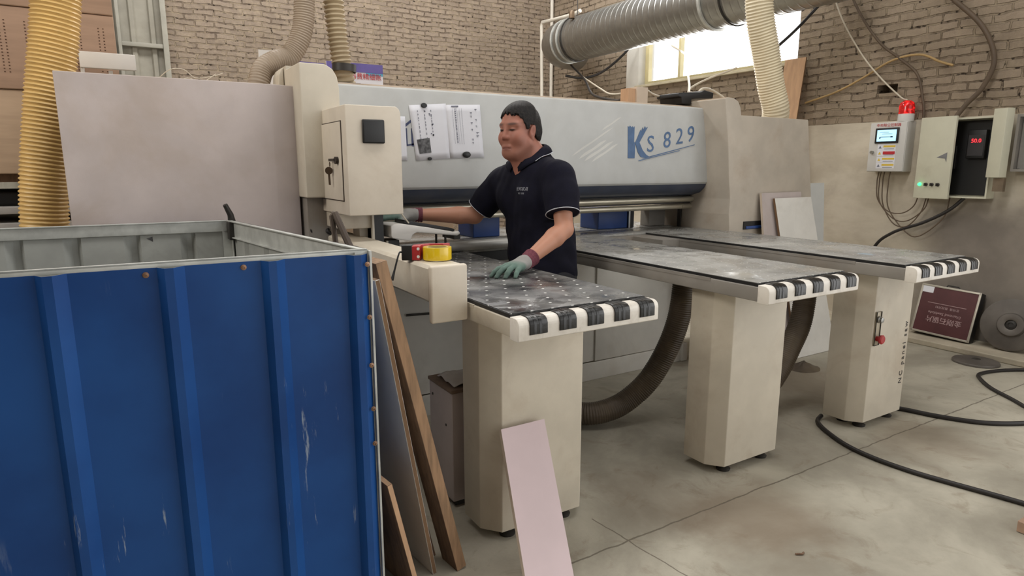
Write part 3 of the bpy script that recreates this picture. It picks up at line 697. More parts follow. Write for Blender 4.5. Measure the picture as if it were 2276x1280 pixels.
bolt = mat('rusty_bolt', (150, 118, 96), .4, metal=.6, var=.2)
def bolt_at(s, z, h):
    p = FR-dF*s+nF*h
    MB().lathe((p.x, p.y, z), nF, [(0, 0), (.0075, 0), (.0075, .0012), (.005, .0016), (.005, .0045), (.0025, .005), (.0022, .003), (0, .003)], 12).build('bolt', bolt, bin_)
for z in (1.165, 1.01, .865, .73, .62): bolt_at(.010, z, .026)
bolt_at(.335, 1.178, .003); bolt_at(.560, 1.176, .003)
# hook handle and bracket on the rim
MB().tube([(.425, 3.07, 1.20), (.42, 3.06, 1.23), (.400, 3.05, 1.275)], [.016, .013, .010], 10).box(.405, .445, 3.03, 3.09, 1.12, 1.20, bev=.004).build('rim_hook', M['darksteel'], bin_)
m = MB(); m.tube([(.585, 2.02, 1.15), (.575, 2.03, 1.285), (.583, 2.025, 1.295)], .009, 8).tube([(.583, 2.025, 1.295), (.620, 1.96, 1.16)], .011, 8); m.build('lifting_bracket', mat('rusty_bracket_steel', (96, 84, 76), .5, metal=.4, var=.2), bin_)

# ------------------------------------------------------------------ boards and timbers leaning on the bin
def leaning(name, label, cat, foot, top, wdir, width, thick, m, group=None, edge=None):
    """strip of board from foot to top (near edge line), reaching width along wdir, thickness away from the bin"""
    f, t_, w_ = Vector(foot), Vector(top), Vector(wdir).normalized()
    n = (t_-f).cross(w_).normalized(); n = n if n.x > 0 else -n
    mb = MB(); a = [f, f+w_*width, t_+w_*width, t_]; b = [p+n*thick for p in a]
    mb.face(a, 0); mb.face(b[::-1], 0)
    for i in range(4):
        j = (i+1) % 4; mb.face([a[i], b[i], b[j], a[j]], 1)
    bmesh.ops.remove_doubles(mb.bm, verts=mb.bm.verts, dist=1e-6); bmesh.ops.recalc_face_normals(mb.bm, faces=mb.bm.faces)
    bmesh.ops.bevel(mb.bm, geom=list(mb.bm.edges), offset=.0012, segments=1, affect='EDGES')
    o = mb.build(name, [m, edge or m], None, 30); return tag(o, label, cat, group)
leaning('white_board', 'tall white melamine board with brown edge leaning on the blue bin', 'board', (.836, 1.905, 0), (.640, 1.835, 1.10), (-.13, 1, 0), .55, .016, M['whiteboard'], None, M['mdf'])
leaning('timber_plank', 'brown square timber plank leaning outermost against the blue bin', 'plank', (.918, 1.875, 0), (.668, 1.905, 1.14), (-.13, 1, 0), .10, .040, M['wood_dk'], 'timbers on the bin', M['wood'])
leaning('timber_plank', 'dark brown timber tucked between white board and outermost brown plank', 'plank', (.872, 2.00, 0), (.640, 2.03, 1.12), (-.13, 1, 0), .10, .020, M['wood_dk'], 'timbers on the bin', M['wood_dk'])
leaning('short_board', 'short brown board leaning low beside the corner of the blue bin', 'board', (.735, 1.80, 0), (.640, 1.80, .445), (-.13, 1, 0), .25, .018, M['wood_dk'], None, M['wood_lt'])
# pink board on the first pedestal
sl = MB().slab([(1.052, 1.625, .0), (1.245, 1.625, .0), (1.316, 1.925, .478), (1.123, 1.925, .478)], -.018, 0, 1)
tag(sl.build('pink_board', [M['pinkboard'], M['pinkedge']], None, 20), 'narrow pale pink board leaning on the front pedestal', 'board')
# low cabinet behind the first pedestal
cabn = empty('low_cabinet', (1.3, 2.6, 0), 'low pale cabinet with dusty top behind the front pedestal', 'cabinet')
MB().box(1.100, 1.55, 2.27, 2.495, .03, .515, bev=.004).build('cabinet_body', M['panel'], cabn)
MB().box(1.095, 1.555, 2.265, 2.50, .516, .531, bev=.003).build('cabinet_top', mat('dusty_brown_top', (128, 108, 92), .85, var=.15), cabn)
for (yy, zz) in ((2.46, .46), (2.33, .36)):
    MB().cyl((1.1, yy, zz), (-1, 0, 0), .006, .002, 10).build('bolt', M['darksteel'], cabn)
MB().box(1.12, 1.16, 2.29, 2.33, 0, .03).box(1.12, 1.16, 2.43, 2.47, 0, .03).box(1.5, 1.54, 2.29, 2.33, 0, .03).box(1.5, 1.54, 2.43, 2.47, 0, .03).build('foot', M['darksteel'], cabn)
rows = []
for i in range(13):
    row = []
    for j in range(13):
        u, v = i/12, j/12; x = 1.118+u*.30; y = 2.285+v*.17
        z = .535+.038*abs(noise.noise((x*9, y*11, 1)))+.028*math.sin(PI*u)*math.sin(PI*v); row.append((x+.01*noise.noise((x*20, y*20, 4)), y, z))
    rows.append(row)
rg = MB().grid(rows).build('rag', M['cloth_w'], None, 80); s_ = rg.modifiers.new('thickness', 'SOLIDIFY'); s_.thickness = .003; s_.offset = 1
tag(rg, 'crumpled white rag lying on the low cabinet behind the front pedestal', 'rag')

# ------------------------------------------------------------------ tape dispenser and roll on the fence
TZ = 1.109
td = empty('tape_dispenser', (.93, 2.10, TZ), 'red and black packing tape dispenser on the side fence', 'tape dispenser')
m = MB()
pl = [(-.055, -.018), (-.06, .0), (-.05, .014), (-.02, .030), (.02, .067), (.075, .075), (.10, .088), (.103, .080), (.08, .064), (.03, .0565), (.008, .030), (.006, -.018)]
ux, uy = Vector((.85, -.53, 0)), Vector((.53, .85, 0))
base = Vector((.905, 2.115, 0))
def loc2(a, b): p = base+ux*a+uy*b; return (p.x, p.y)
m.prism([loc2(a, b) for a, b in pl], 'z', TZ+.001, TZ+.052, bev=.003).build('dispenser_frame', M['red_pl'], td)
MB().prism([loc2(-.058, -.0195), loc2(-.063, .0), loc2(-.052, .0155), loc2(-.022, .019), loc2(-.022, -.0195)], 'z', TZ+.0005, TZ+.0545, bev=.002).build('dispenser_grip', M['black'], td)
for zz in (.014, .042):
    p = base+ux*.0-uy*.0185
    MB().lathe((p.x, p.y, TZ+zz), -uy, [(0, 0), (.0055, 0), (.005, .002), (0, .003)], 12).build('rivet', M['white_pl'], td)
MB().tube([loc2(-.062, 0)+(TZ+.028,), (.835, 2.130, TZ+.026), (.815, 2.125, 1.08), (.800, 2.115, 1.045)], [.003, .003, .0035, .006], 8, sub=5).build('carry_strap', M['black'], td)
tr = empty('tape_roll', (.962, 2.085, TZ), 'roll of glossy yellow tape on the dispenser on the side fence', 'tape roll')
MB().lathe((.962, 2.083, TZ+.003), (0, 0, 1), [(.038, 0), (.051, 0), (.0515, .002), (.0515, .042), (.051, .044), (.038, .044), (.038, 0)], 40).build('tape', M['tape'], tr)
MB().lathe((.962, 2.083, TZ+.0025), (0, 0, 1), [(.034, 0), (.0378, 0), (.0378, .045), (.034, .045), (.034, 0)], 36).build('core', M['tape_core'], tr)

# ------------------------------------------------------------------ hoses
def hose(name, label, pts, r, m, pitch=.026, amp=.0055, group=None, ends=None, seg=30):
    P = resample(catmull(pts, 14), pitch/4)
    rf = lambda L, u: r+amp*math.cos(2*PI*L/pitch)
    o = MB().tube(P, r, seg, 0, True, rf).build(name, m, None, 60)
    return tag(o, label, 'hose', group)
hose('flexible_hose', 'thick yellow ribbed hose standing left of the long side panel', [(-.10, 3.98, 3.2), (-.12, 3.98, 2.6), (-.168, 3.98, 2.16), (-.248, 3.98, 1.70), (-.318, 3.98, 1.2), (-.34, 3.98, .6), (-.34, 3.98, .05)], .102, M['hose_y'], .0205, .0048, 'ribbed extraction hoses')
hose('flexible_hose', 'smooth grey-brown hose bending down to the top of the side panel', [(.955, 3.70, 3.0), (.962, 3.70, 2.5), (.958, 3.70, 2.27), (.932, 3.70, 2.13), (.87, 3.70, 2.025), (.785, 3.68, 1.985), (.720, 3.66, 1.94), (.690, 3.64, 1.87), (.684, 3.64, 1.818)], .053, M['hose_g'], .013, .0022, 'ribbed extraction hoses')
hose('flexible_hose', 'tan ribbed hose dropping in behind the column, nearest the blue poster', [(1.10, 3.72, 3.0), (1.115, 3.72, 2.55), (1.13, 3.72, 2.25), (1.148, 3.72, 2.06), (1.165, 3.72, 1.95), (1.180, 3.735, 1.888)], .052, M['hose_t'], .024, .0055, 'ribbed extraction hoses')
hose('flexible_hose', 'pale ribbed hose crossing the window down to the right end cabinet', [(4.52, 3.62, 3.4), (4.53, 3.62, 2.85), (4.565, 3.62, 2.62), (4.66, 3.62, 2.37), (4.76, 3.62, 2.10), (4.85, 3.62, 1.88), (4.93, 3.75, 1.70), (4.95, 3.95, 1.3)], .106, M['hose_p'], .0225, .0048, 'ribbed extraction hoses')
MB().lathe((1.16, 3.70, 1.96), (.05, 0, 1), [(.06, 0), (.066, .0), (.066, .04), (.06, .04), (.06, 0)], 24).box(1.07, 1.24, 3.66, 3.76, 1.873, 1.90).build('hose_clamp', M['darksteel'], saw)
# dark suction hose looping under the tables
o = hose('suction_hose', 'dark brown suction hose looping down between the front and middle pedestals', [(2.62, 2.46, .90), (2.62, 2.46, .78), (2.60, 2.47, .60), (2.55, 2.50, .42), (2.46, 2.54, .25), (2.34, 2.585, .138), (2.23, 2.61, .098), (2.13, 2.66, .080), (2.075, 2.76, .074), (2.055, 2.92, .076), (2.05, 3.08, .09), (2.05, 3.205, .12)], .062, M['hose_d'], .012, .0018, 'suction hoses under the tables')
o = hose('suction_hose', 'dark brown suction hose hanging behind the middle pedestal', [(3.43, 2.26, .90), (3.425, 2.26, .70), (3.385, 2.25, .53), (3.31, 2.25, .40), (3.20, 2.25, .25), (3.05, 2.26, .12), (2.85, 2.3, .075), (2.65, 2.35, .07)], .062, M['hose_d'], .012, .0018, 'suction hoses under the tables')

# ------------------------------------------------------------------ boards leaning on the right end cabinet
def panel(name, label, corners, t_, m, edge, group=None, cat='board'):
    return tag(MB().slab(corners, t_, 0, 1).build(name, [m, edge], None, 20), label, cat, group)
G = 'boards leaning on the end cabinet'
panel('melamine_board', 'narrow mauve-edged white board, leftmost of the boards leaning on the end cabinet', [(4.06, 2.93, 0), (4.60, 2.93, 0), (4.48, 3.085, 1.245), (4.017, 3.085, 1.245)], -.018, M['panel'], M['pinkedge'], G)
panel('melamine_board', 'white board in front of the boards leaning on the end cabinet', [(4.30, 2.875, 0), (4.78, 2.875, 0), (4.56, 3.05, 1.205), (4.125, 3.05, 1.205)], -.018, M['whiteboard'], M['mdf'], G)
panel('melamine_board', 'pale grey board furthest right, leaning behind the white boards', [(4.80, 3.17, .0), (5.07, 3.17, .0), (5.105, 3.30, 1.300), (4.80, 3.30, 1.300)], -.016, M['greyboard'], M['mdf'], G)
panel('plywood_board', 'tan plywood offcut standing behind the dark hose under the middle table', [(3.56, 3.165, .0), (3.735, 3.165, .0), (3.70, 3.235, .75), (3.45, 3.235, .75)], -.018, M['wood_lt'], M['mdf'])
panel('timber_strip', 'dark timber strip leaning on the base behind the middle pedestal', [(3.55, 3.06, 0), (3.605, 3.06, 0), (3.485, 3.185, .62), (3.43, 3.185, .62)], -.02, M['wood_dk'], M['wood_dk'], None, 'plank')
# brown board by the window
panel('brown_board', 'brown board standing against the right wall below the window', [(5.52, 4.29, 0), (5.52, 4.05, 0), (5.83, 4.045, 2.475), (5.83, 4.275, 2.475)], -.015, M['wood_lt'], M['mdf'])

rows = []
for i in range(8):
    r = .11*(1-i/7); rows.append([(4.13+r*1.1*math.cos(a)*(1+.2*noise.noise((math.cos(a)*2, math.sin(a)*2, 7))), 2.69+r*math.sin(a), .001+.055*(i/7)**1.3+.012*noise.noise((a*2, i*.7, 3))*(i > 0)) for a in np.linspace(0, 2*PI, 25)[:-1]])
tag(MB().grid(rows, closed=True).build('sawdust_heap', M['hose_d'], None, 60), 'small brown heap of sawdust on the floor behind the middle pedestal', 'sawdust', None, 'stuff')
# ------------------------------------------------------------------ spiral duct and pipes
du = empty('spiral_duct', (5.2, 6, 2.9), 'silver spiral ventilation duct running high past the window', 'duct')
R0 = .262
pts = [(5.2, 7.10-.006*i, 3.03) for i in range(int((7.10-3.3)/.006))]
L_ = lambda L, u: R0+(.0028 if (L % .088) < .013 else 0)
m = MB(); m.tube(pts, R0, 40, 0, True, L_); m.build('duct_tube', M['galv'], du, 60)
m = MB(); m.tube([(5.2, 7.10, 3.03), (5.2, 7.17, 3.03), (5.22, 7.26, 3.025), (5.29, 7.34, 3.02), (5.40, 7.39, 3.01), (5.60, 7.41, 3.0)], .266, 36, 0, True, None, 3); m.build('duct_elbow', M['galv'], du, 60)
for y in (7.09, 6.97):
    MB().lathe((5.2, y, 3.03), (0, 1, 0), [(.262, 0), (.276, 0), (.276, .022), (.262, .022)], 40).build('duct_collar', M['frame_galv'], du)
MB().lathe((5.2, 4.62, 3.03), (0, 1, 0), [(.264, 0), (.285, 0), (.285, .03), (.264, .03)], 40).build('duct_collar', M['frame_galv'], du)
m = MB(); m.lathe((5.0, 6.75, 3.27), (0, 0, 1), [(0, -.04), (.035, -.04), (.035, .03), (.02, .05), (0, .05)], 14)
m.build('duct_valve', mat('brass_valve', (120, 100, 78), .5, metal=.4), du)
for y in (4.4, 6.9):
    MB().tube([(5.2, y, 3.29), (5.2, y, 5.6)], .006, 6).tube([(5.2+.272*math.cos(a), y, 3.03+.272*math.sin(a)) for a in np.linspace(0, 2*PI, 33)], .008, 6).build('hanger_rod', M['darksteel'], du)
pv = MB().tube([(5.45, 7.95, 2.45), (5.45, 7.95, 1.0), (5.45, 7.95, 0)], .022, 10)
pv = MB().tube([(5.46, 8.02, .0), (5.41, 8.02, 3.40), (5.41, 8.0, 3.45), (5.41, 7.6, 3.43), (5.36, 7.2, 3.40), (5.36, 7.05, 3.42)], .024, 10)
tag(pv.build('water_pipe', M['pvc'], None), 'white plastic pipe rising beside the end of the duct and turning over it', 'pipe', 'white pipes in the wall corner')
tag(MB().tube([(5.85, 8.398, 0), (5.85, 8.398, 5.59)], .026, 10).build('water_pipe', M['pvc'], None), 'straight white plastic pipe rising in the brick wall corner', 'pipe', 'white pipes in the wall corner')

# ------------------------------------------------------------------ posters and offcuts standing behind the saw
def poster(name, label, x0, x1, y, z0, z1, cat='poster'):
    o = empty(name, ((x0+x1)/2, y, z0), label, cat, 'boards behind the saw')
    return o
# a shelf-height stack carries them: tall pale crate behind the machine
tag(MB().box(.75, 2.2, 4.45, 4.9, 0, 1.93, bev=.01).build('tall_crate', M['carton_b'], None), 'tall plain crate behind the saw carrying the posters', 'crate')
po = poster('poster_board', 'purple and white poster board with red lettering behind the tan hose', 1.32, 1.725, 4.6, 1.931, 2.15)
MB().box(1.32, 1.725, 4.60, 4.61, 1.931, 2.152).build('board', M['paper'], po)
MB().box(1.32, 1.725, 4.596, 4.5995, 2.092, 2.152).build('purple_band', M['purple_pr'], po)
MB().box(1.60, 1.725, 4.5975, 4.5995, 2.075, 2.0915).build('teal_sweep', mat('teal_print', (90, 170, 200), .6), po, None)
text('刷科费精细账', 'lettering', M['red_pr'], po, (1.575, 4.596, 2.062), R_, U_, .046, .001)
MB().box(1.43, 1.70, 4.5975, 4.5995, 2.005, 2.009).build('printed_rule', M['ink'], po)
po = poster('poster_board', 'purple-topped poster board half hidden between the two hoses', 1.04, 1.29, 4.55, 1.931, 2.1)
MB().box(1.04, 1.29, 4.55, 4.56, 1.931, 2.126).build('board', M['paper'], po)
MB().box(1.04, 1.29, 4.546, 4.5495, 2.045, 2.126).build('purple_band', M['purple_pr'], po)
tag(MB().box(.885, 1.03, 4.62, 4.64, 1.931, 2.19).build('white_offcut', M['white_pl'], None), 'white offcut board behind the bend of the grey hose', 'board')
# black cover on top of the beam end
bc = MB().prism([(3.47, 1.925), (3.475, 1.953), (3.70, 1.968), (3.735, 1.985), (3.83, 1.972), (3.825, 1.930), (3.605, 1.918), (3.60, 1.876), (3.51, 1.876), (3.50, 1.922)], 'y', 3.40, 3.62, bev=.006)
tag(bc.build('black_cover', M['black'], None), 'black plastic cover lying on the right end of the beam', 'cover')
bl = empty('offcut_block', (3.3, 3.62, 1.87), 'two-tone wooden offcut standing on the beam below the window', 'offcut')
MB().box(3.175, 3.245, 3.60, 3.68, 1.873, 1.985).build('brown_half', M['wood_lt'], bl); MB().box(3.246, 3.35, 3.585, 3.66, 1.873, 1.998).build('pale_half', M['pinkedge'], bl)

# ------------------------------------------------------------------ cartons stacked at the left
pal = empty('pallet', (-1.0, 5.1, 0), 'grey pallet table under the carton stack at left', 'pallet')
MB().box(-1.9, .12, 4.62, 5.6, 1.17, 1.21, bev=.004).box(-1.9, .12, 4.60, 5.6, .70, 1.12, bev=.004).build('deck', mat('grey_weathered_deck', (168, 164, 160), .8, var=.1), pal)
MB().box(-1.9, .12, 4.66, 5.6, 1.35, 1.395).build('upper_bearer', M['wood_dk'], pal)
for x in (-1.85, -.9, .06): MB().box(x, x+.05, 4.66, 5.5, 1.21, 1.35).build('spacer', M['darksteel'], pal)
for x in (-1.85, .0): MB().box(x, x+.08, 4.7, 4.78, 0, .70).box(x, x+.08, 5.4, 5.48, 0, .70).build('leg', M['wood_dk'], pal)
tag(MB().box(-.80, -.36, 4.75, 5.2, 1.2105, 1.30, bev=.02).build('dark_bundle', M['black'], None), 'dark bundle in the gap below the carton stack', 'bundle')
rnd = random.Random(5)
def carton(x0, x1, y0, y1, z0, z1, label, m, ticks=True):
    o = empty('carton', ((x0+x1)/2, (y0+y1)/2, z0), label, 'carton', 'brown cartons stacked at left')
    MB().box(x0, x1, y0, y1, z0, z1, bev=.006).build('carton_body', m, o)
    if ticks:
        k = MB(); z_m = (z1-z0)
        for cx in np.arange(x0+.06, x1-.03, .115):
            for dx in (-.012, .012):
                z = z0+z_m*.2
                while z < z1-z_m*.16:
                    k.box(cx+dx-.0035, cx+dx+.0035, y0-.0012, y0-.0002, z, z+.006); z += .017
        t_ = k.build('perforations', M['tick'], o, None)
        t_['kind'] = 'stuff'
    return o
zs = [1.396, 1.86, 2.30, 2.74]
pos = ['bottom', 'second', 'third', 'top']
for i in range(3):
    for (x0, x1, side) in ((-1.78, -.86, 'left'), (-.85, .085, 'right')):
        lab = f'brown carton in the {["bottom", "middle", "top"][i]} layer of the stack, {"behind the yellow hose" if side == "right" else "beyond the yellow hose at far left"}'
        carton(x0+rnd.uniform(0, .008), x1, 4.60+rnd.uniform(-.012, .012), 5.5, zs[i]+.001, zs[i+1]-.001, lab, M['carton_b'] if i == 0 else M['carton'], i > 0)
ts = MB().box(-.10, .165, 4.30, 4.325, 1.965, 2.05, bev=.004).box(-.10, -.085, 4.325, 4.585, 1.80, 2.05).box(.03, .05, 4.325, 4.585, 1.82, 1.96)
tag(ts.build('white_bracket_shelf', M['white_pl'], None), 'white bracketed shelf strip fixed to the brown cartons', 'shelf')
# thin twisted twine on top of the side panel
tw = MB().tube([(.12, 3.60, 1.812), (.20, 3.55, 1.83), (.27, 3.52, 1.885), (.33, 3.52, 1.89), (.38, 3.52, 1.855), (.46, 3.52, 1.87), (.50, 3.52, 1.885)], .0022, 5, sub=6)
tw.tube([(.27, 3.50, 1.812), (.34, 3.50, 1.85), (.40, 3.51, 1.835), (.47, 3.52, 1.88)], .002, 5, sub=6)
tag(tw.build('twine', M['cable_w'], None), 'loose pale twine lying on top of the side panel', 'twine')

# ------------------------------------------------------------------ electrics on the right wall
XF = 5.75      # enclosure fronts
WF = XW-.021
eb = empty('dust_control_box', (XW-.1, 3.15, 1.393), 'white control box with lit blue screen on the right wall', 'control box')
MB().box(XF, WF, 2.990, 3.305, 1.393, 1.812, bev=.004).build('enclosure', M['box_grey'], eb)
MB().box(XF-.006, XF-.0005, 2.994, 3.301, 1.397, 1.808, bev=.002).build('enclosure_door', M['box_grey'], eb)
YR, Z_ = (0, -1, 0), (0, 0, 1)
text('中央除尘控制器', 'lettering', M['red_pr'], eb, (XF-.006, 3.145, 1.786), YR, Z_, .030, .001)
sc_ = MB().box(XF-.018, XF-.006, 3.050, 3.250, 1.635, 1.765, bev=.004).build('screen_bezel', M['black'], eb)
MB().box(XF-.0195, XF-.0181, 3.068, 3.232, 1.652, 1.748).build('lit_screen', M['screen'], sc_)
g = MB()
for (ya, yb, za, zb) in ((3.21, 3.13, 1.728, 1.731), (3.19, 3.10, 1.712, 1.715), (3.205, 3.10, 1.685, 1.690), (3.21, 3.20, 1.672, 1.688), (3.115, 3.095, 1.682, 1.695)): g.box(XF-.0202, XF-.0196, yb, ya, za, zb)
g.build('screen_graphic', M['screen_ink'], sc_)
MB().cyl((XF-.006, 3.265, 1.56), (-1, 0, 0), .014, .02, 16).build('door_lock', M['galv'], eb)
for i, (z, mm) in enumerate(((1.603, 'yellow_pr'), (1.552, 'red_pr'), (1.497, 'yellow_pr'), (1.445, 'yellow_pr'))):
    st = MB().box(XF-.0078, XF-.0062, 3.065, 3.222, z-.025, z+.025).build('warning_sticker', M['paper'], eb)
    MB().box(XF-.0090, XF-.0079, 3.07, 3.172, z-(.012 if i == 1 else .002), z+.014).build('sticker_band', M[mm], st)
    MB().prism([(3.187, z-.012), (3.213, z-.012), (3.200, z+.012)], 'x', XF-.0090, XF-.0079).build('sticker_symbol', M['yellow_pr'] if i in (1, 2) else M['ink'], st)
    MB().box(XF-.0090, XF-.0079, 3.08, 3.165, z-.018, z-.014).build('sticker_text', M['ink'], st)
be = empty('alarm_beacon', (XF+.06, 3.045, 1.812), 'lit red warning beacon on top of the white control box', 'beacon')
MB().lathe((XF+.06, 3.045, 1.8125), (0, 0, 1), [(0, 0), (.062, 0), (.062, .060), (.058, .065), (0, .065)], 24).build('beacon_base', M['box_grey'], be)
MB().lathe((XF+.06, 3.045, 1.878), (0, 0, 1), [(0, 0), (.060, 0), (.060, .06), (.054, .088), (.03, .108), (0, .112)], 24).build('beacon_lens', M['beacon'], be)
# large cabinet with its door hanging open
ec = empty('electrical_cabinet', (XW-.1, 2.5, 1.18), 'open cream electrical cabinet with green lamp on its door', 'electrical cabinet')
cy0, cy1, cz0, cz1 = 2.345, 2.86, 1.190, 1.815
k = MB().box(WF-.012, WF, cy0, cy1, cz0, cz1).box(XF, WF-.012, cy0, cy0+.012, cz0, cz1).box(XF, WF-.012, cy1-.012, cy1, cz0, cz1).box(XF, WF-.012, cy0+.012, cy1-.012, cz1-.012, cz1).box(XF, WF-.012, cy0+.012, cy1-.012, cz0, cz0+.012)
k.build('cabinet_shell', M['box_cream'], ec)
MB().box(WF-.022, WF-.0125, cy0+.02, cy1-.02, cz0+.02, cz1-.02).build('mounting_plate', M['black'], ec)
dv = MB().box(WF-.075, WF-.0225, 2.42, 2.55, 1.50, 1.72, bev=.006).build('drive_unit', M['black'], ec)
MB().box(WF-.078, WF-.0755, 2.43, 2.54, 1.52, 1.68).build('drive_face', mat('dark_grey_face', (52, 50, 52), .5), dv)
text('50.0', 'red_readout', M['red_led'], dv, (WF-.078, 2.485, 1.635), YR, Z_, .042, .001)
MB().box(WF-.07, WF-.0225, 2.62, 2.80, 1.42, 1.60, bev=.004).build('contactor', M['black'], ec)
# door: hinged at the far side, swung half open toward the camera side
h = Vector((XF-.004, 2.875, 0)); ang = math.radians(-8)
dd = Vector((-math.sin(math.radians(10)), -math.cos(math.radians(10)), 0)); nn = Vector((-dd.y, dd.x, 0)); nn = nn if nn.x < 0 else -nn
cc = h+dd*.145-nn*.0
door = MB().obox((cc.x, cc.y, (1.178+1.83)/2), (dd, nn, (0, 0, 1)), (.145, .012, (1.83-1.178)/2), bev=.003).build('cabinet_door', M['box_cream'], ec)
def on_door(s, z): p = h+dd*s+nn*.0125; return Vector((p.x, p.y, z))
for i, s in enumerate((.05, .105, .155, .205)):
    p = on_door(s, 1.292)
    b_ = MB().lathe(p, nn, [(0, 0), (.014, 0), (.014, .006), (.010, .008), (.010, .016), (0, .017)], 16)
    if i == 0: b_.build('green_lamp', M['green_led'], door)
    else: b_.obox(p+nn*.02, ((0, 0, 1), dd, nn), (.012, .004, .006)).build('selector_switch', M['darksteel'], door)
a = [on_door(.165, 1.508), on_door(.250, 1.548), on_door(.250, 1.47), on_door(.235, 1.50)]
MB().face([tuple(p+nn*.001) for p in a]).build('torn_sticker', mat('grey_torn_sticker', (120, 120, 122), .7, var=.3), door, None)
# right leaf of the cabinet standing open edge-on, and the next box on
MB().obox((XF-.025, 2.29, 1.61), ((-.25, .1, 0), (.1, .25, 0), (0, 0, 1)), (.035, .055, .255), bev=.004).build('side_leaf', M['box_cream'], ec)
MB().obox((XF-.02, 2.262, 1.30), ((0, 1, 0), (1, 0, 0), (0, 0, 1)), (.035, .02, .05)).build('terminal_box', mat('brown_terminal_box', (120, 104, 84), .7, var=.2), ec)
mb = empty('meter_box', (XW-.1, 2.0, 1.41), 'grey framed meter box at the right edge of the picture', 'meter box')
mb_f = MB()
for (ya, yb, za, zb) in ((1.80, 2.22, 1.40, 1.418), (1.80, 2.22, 1.80, 1.818), (2.202, 2.22, 1.418, 1.80), (1.80, 1.818, 1.418, 1.80)): mb_f.box(XF+.02, WF, ya, yb, za, zb)
mb_f.build('meter_frame', M['greysteel'], mb); MB().box(WF-.05, WF, 1.82, 2.20, 1.42, 1.80).build('meter_back', M['greysteel'], mb)
MB().box(XF+.06, XF+.064, 1.8185, 2.2015, 1.4185, 1.7995).build('meter_glass', M['glass'], mb)

# cables
def cable(label, pts, r, m, group, sub=8, name='cable'):
    return tag(MB().tube(pts, r, 7, sub=sub).build(name, M[m], None, 60), label, 'cable', group)
xc = XW-.035
GW = 'cables on the right wall'
cable('thick brown cable curving down to the open electrical cabinet', [(xc, 3.05, 3.0), (xc-.02, 2.80, 2.75), (xc-.03, 2.56, 2.50), (xc-.03, 2.45, 2.25), (xc-.03, 2.50, 2.05), (xc-.04, 2.60, 1.92), (xc-.06, 2.66, 1.817)], .019, 'cable_b', GW)
cable('dark cable running down the wall behind the beacon', [(xc, 3.75, 3.1), (xc, 3.55, 2.75), (xc, 3.36, 2.50), (xc, 3.18, 2.35), (xc, 3.02, 2.20), (xc, 2.955, 2.0), (xc, 2.93, 1.85), (xc, 2.92, 1.5)], .011, 'cable_b', GW)
cable('thin pale cable hanging down to the red beacon', [(xc-.02, 3.88, 3.1), (xc-.02, 3.72, 2.75), (xc-.03, 3.50, 2.42), (xc-.05, 3.30, 2.20), (xc-.07, 3.10, 2.02), (XF+.06, 3.05, 1.993)], .007, 'cable_w', GW)
cable('ochre cable slanting along the brick from the tan hose side', [(xc, 4.05, 2.05), (xc, 3.75, 2.12), (xc, 3.50, 2.22), (xc, 3.25, 2.34), (xc, 3.02, 2.36), (xc, 2.85, 2.28), (xc, 2.75, 2.24)], .010, 'cable_o', GW)
cable('black cable rising steeply across the window corner', [(5.3, 4.10, 2.45), (5.5, 3.98, 2.66), (5.7, 3.90, 2.88), (5.8, 3.80, 3.05), (5.85, 3.6, 3.25)], .014, 'cable', GW)
for i, (ya, yb, dz, w) in enumerate(((3.22, 2.86, .20, 'pale-grey loop'), (3.20, 2.78, .27, 'middle loop'), (3.17, 2.80, .32, 'longer loop'), (3.12, 2.62, .40, 'deepest loop'))):
    zb = 1.187 if i else 1.24
    cable(f'{w} of thin cable hanging below the white control box', [(XF+.05, ya, 1.392), (XF+.045, ya+.005, 1.30), (XF+.04, ya-.02, 1.22-dz*.35), (XF+.04, (ya+yb)/2+.06, 1.22-dz*.85), (XF+.04, (ya+yb)/2-.06, 1.22-dz*.9), (XF+.045, yb+.03, 1.2-dz*.45), (XF+.05, yb, zb)], .005, 'cable_b', 'thin cable loops below the boxes')
cable('thick black cable slanting down from the electrical cabinet to the far table', [(XF+.06, 2.52, 1.188), (XF+.04, 2.62, 1.08), (XF+.04, 2.80, .97), (XF+.05, 3.05, .86), (XF+.05, 3.2, .70), (XF+.06, 3.3, .3), (XF+.04, 3.35, .052)], .014, 'cable', GW)
GD = 'cables below the duct'
cable('black cable drooping from under the duct toward the window', [(5.25, 7.2, 2.62), (5.4, 7.0, 2.58), (5.6, 6.85, 2.66), (5.75, 6.62, 2.86), (5.8, 6.48, 3.02)], .016, 'cable', GD)
cable('black cable sagging from the duct end down to the wooden offcut', [(5.30, 7.15, 2.75), (5.1, 6.6, 2.50), (4.6, 5.8, 2.22), (3.9, 4.6, 2.02), (3.26, 3.75, 1.93)], .013, 'cable', GD)
cable('pale cable running level from the duct to the offcut', [(5.35, 7.1, 2.66), (5.0, 6.2, 2.36), (4.3, 5.1, 2.14), (3.40, 3.70, 2.01)], .009, 'cable_w', GD)
cable('pale cable lying from the offcut to the black cover', [(3.36, 3.62, 1.99), (3.42, 3.60, 1.955), (3.50, 3.60, 1.945), (3.58, 3.60, 1.962)], .008, 'cable_w', GD)
cable('white cable arching from the black cover to the pale hose', [(3.86, 3.58, 1.99), (3.96, 3.62, 2.03), (4.10, 3.64, 2.02), (4.22, 3.60, 1.94), (4.26, 3.56, 1.80)], .010, 'cable_w', GD)
cable('white cable hanging from the window bars to the black cover', [(5.85, 5.88, 2.86), (5.6, 5.4, 2.66), (5.0, 4.8, 2.40), (4.2, 4.0, 2.12), (3.80, 3.62, 1.99)], .010, 'cable_w', GD)
cable('white cable slung between the pale hose and the cover', [(3.9, 3.66, 1.99), (4.1, 3.9, 2.06), (4.35, 3.95, 2.16), (4.60, 3.85, 2.26)], .009, 'cable_w', GD)
GF = 'cables on the floor'
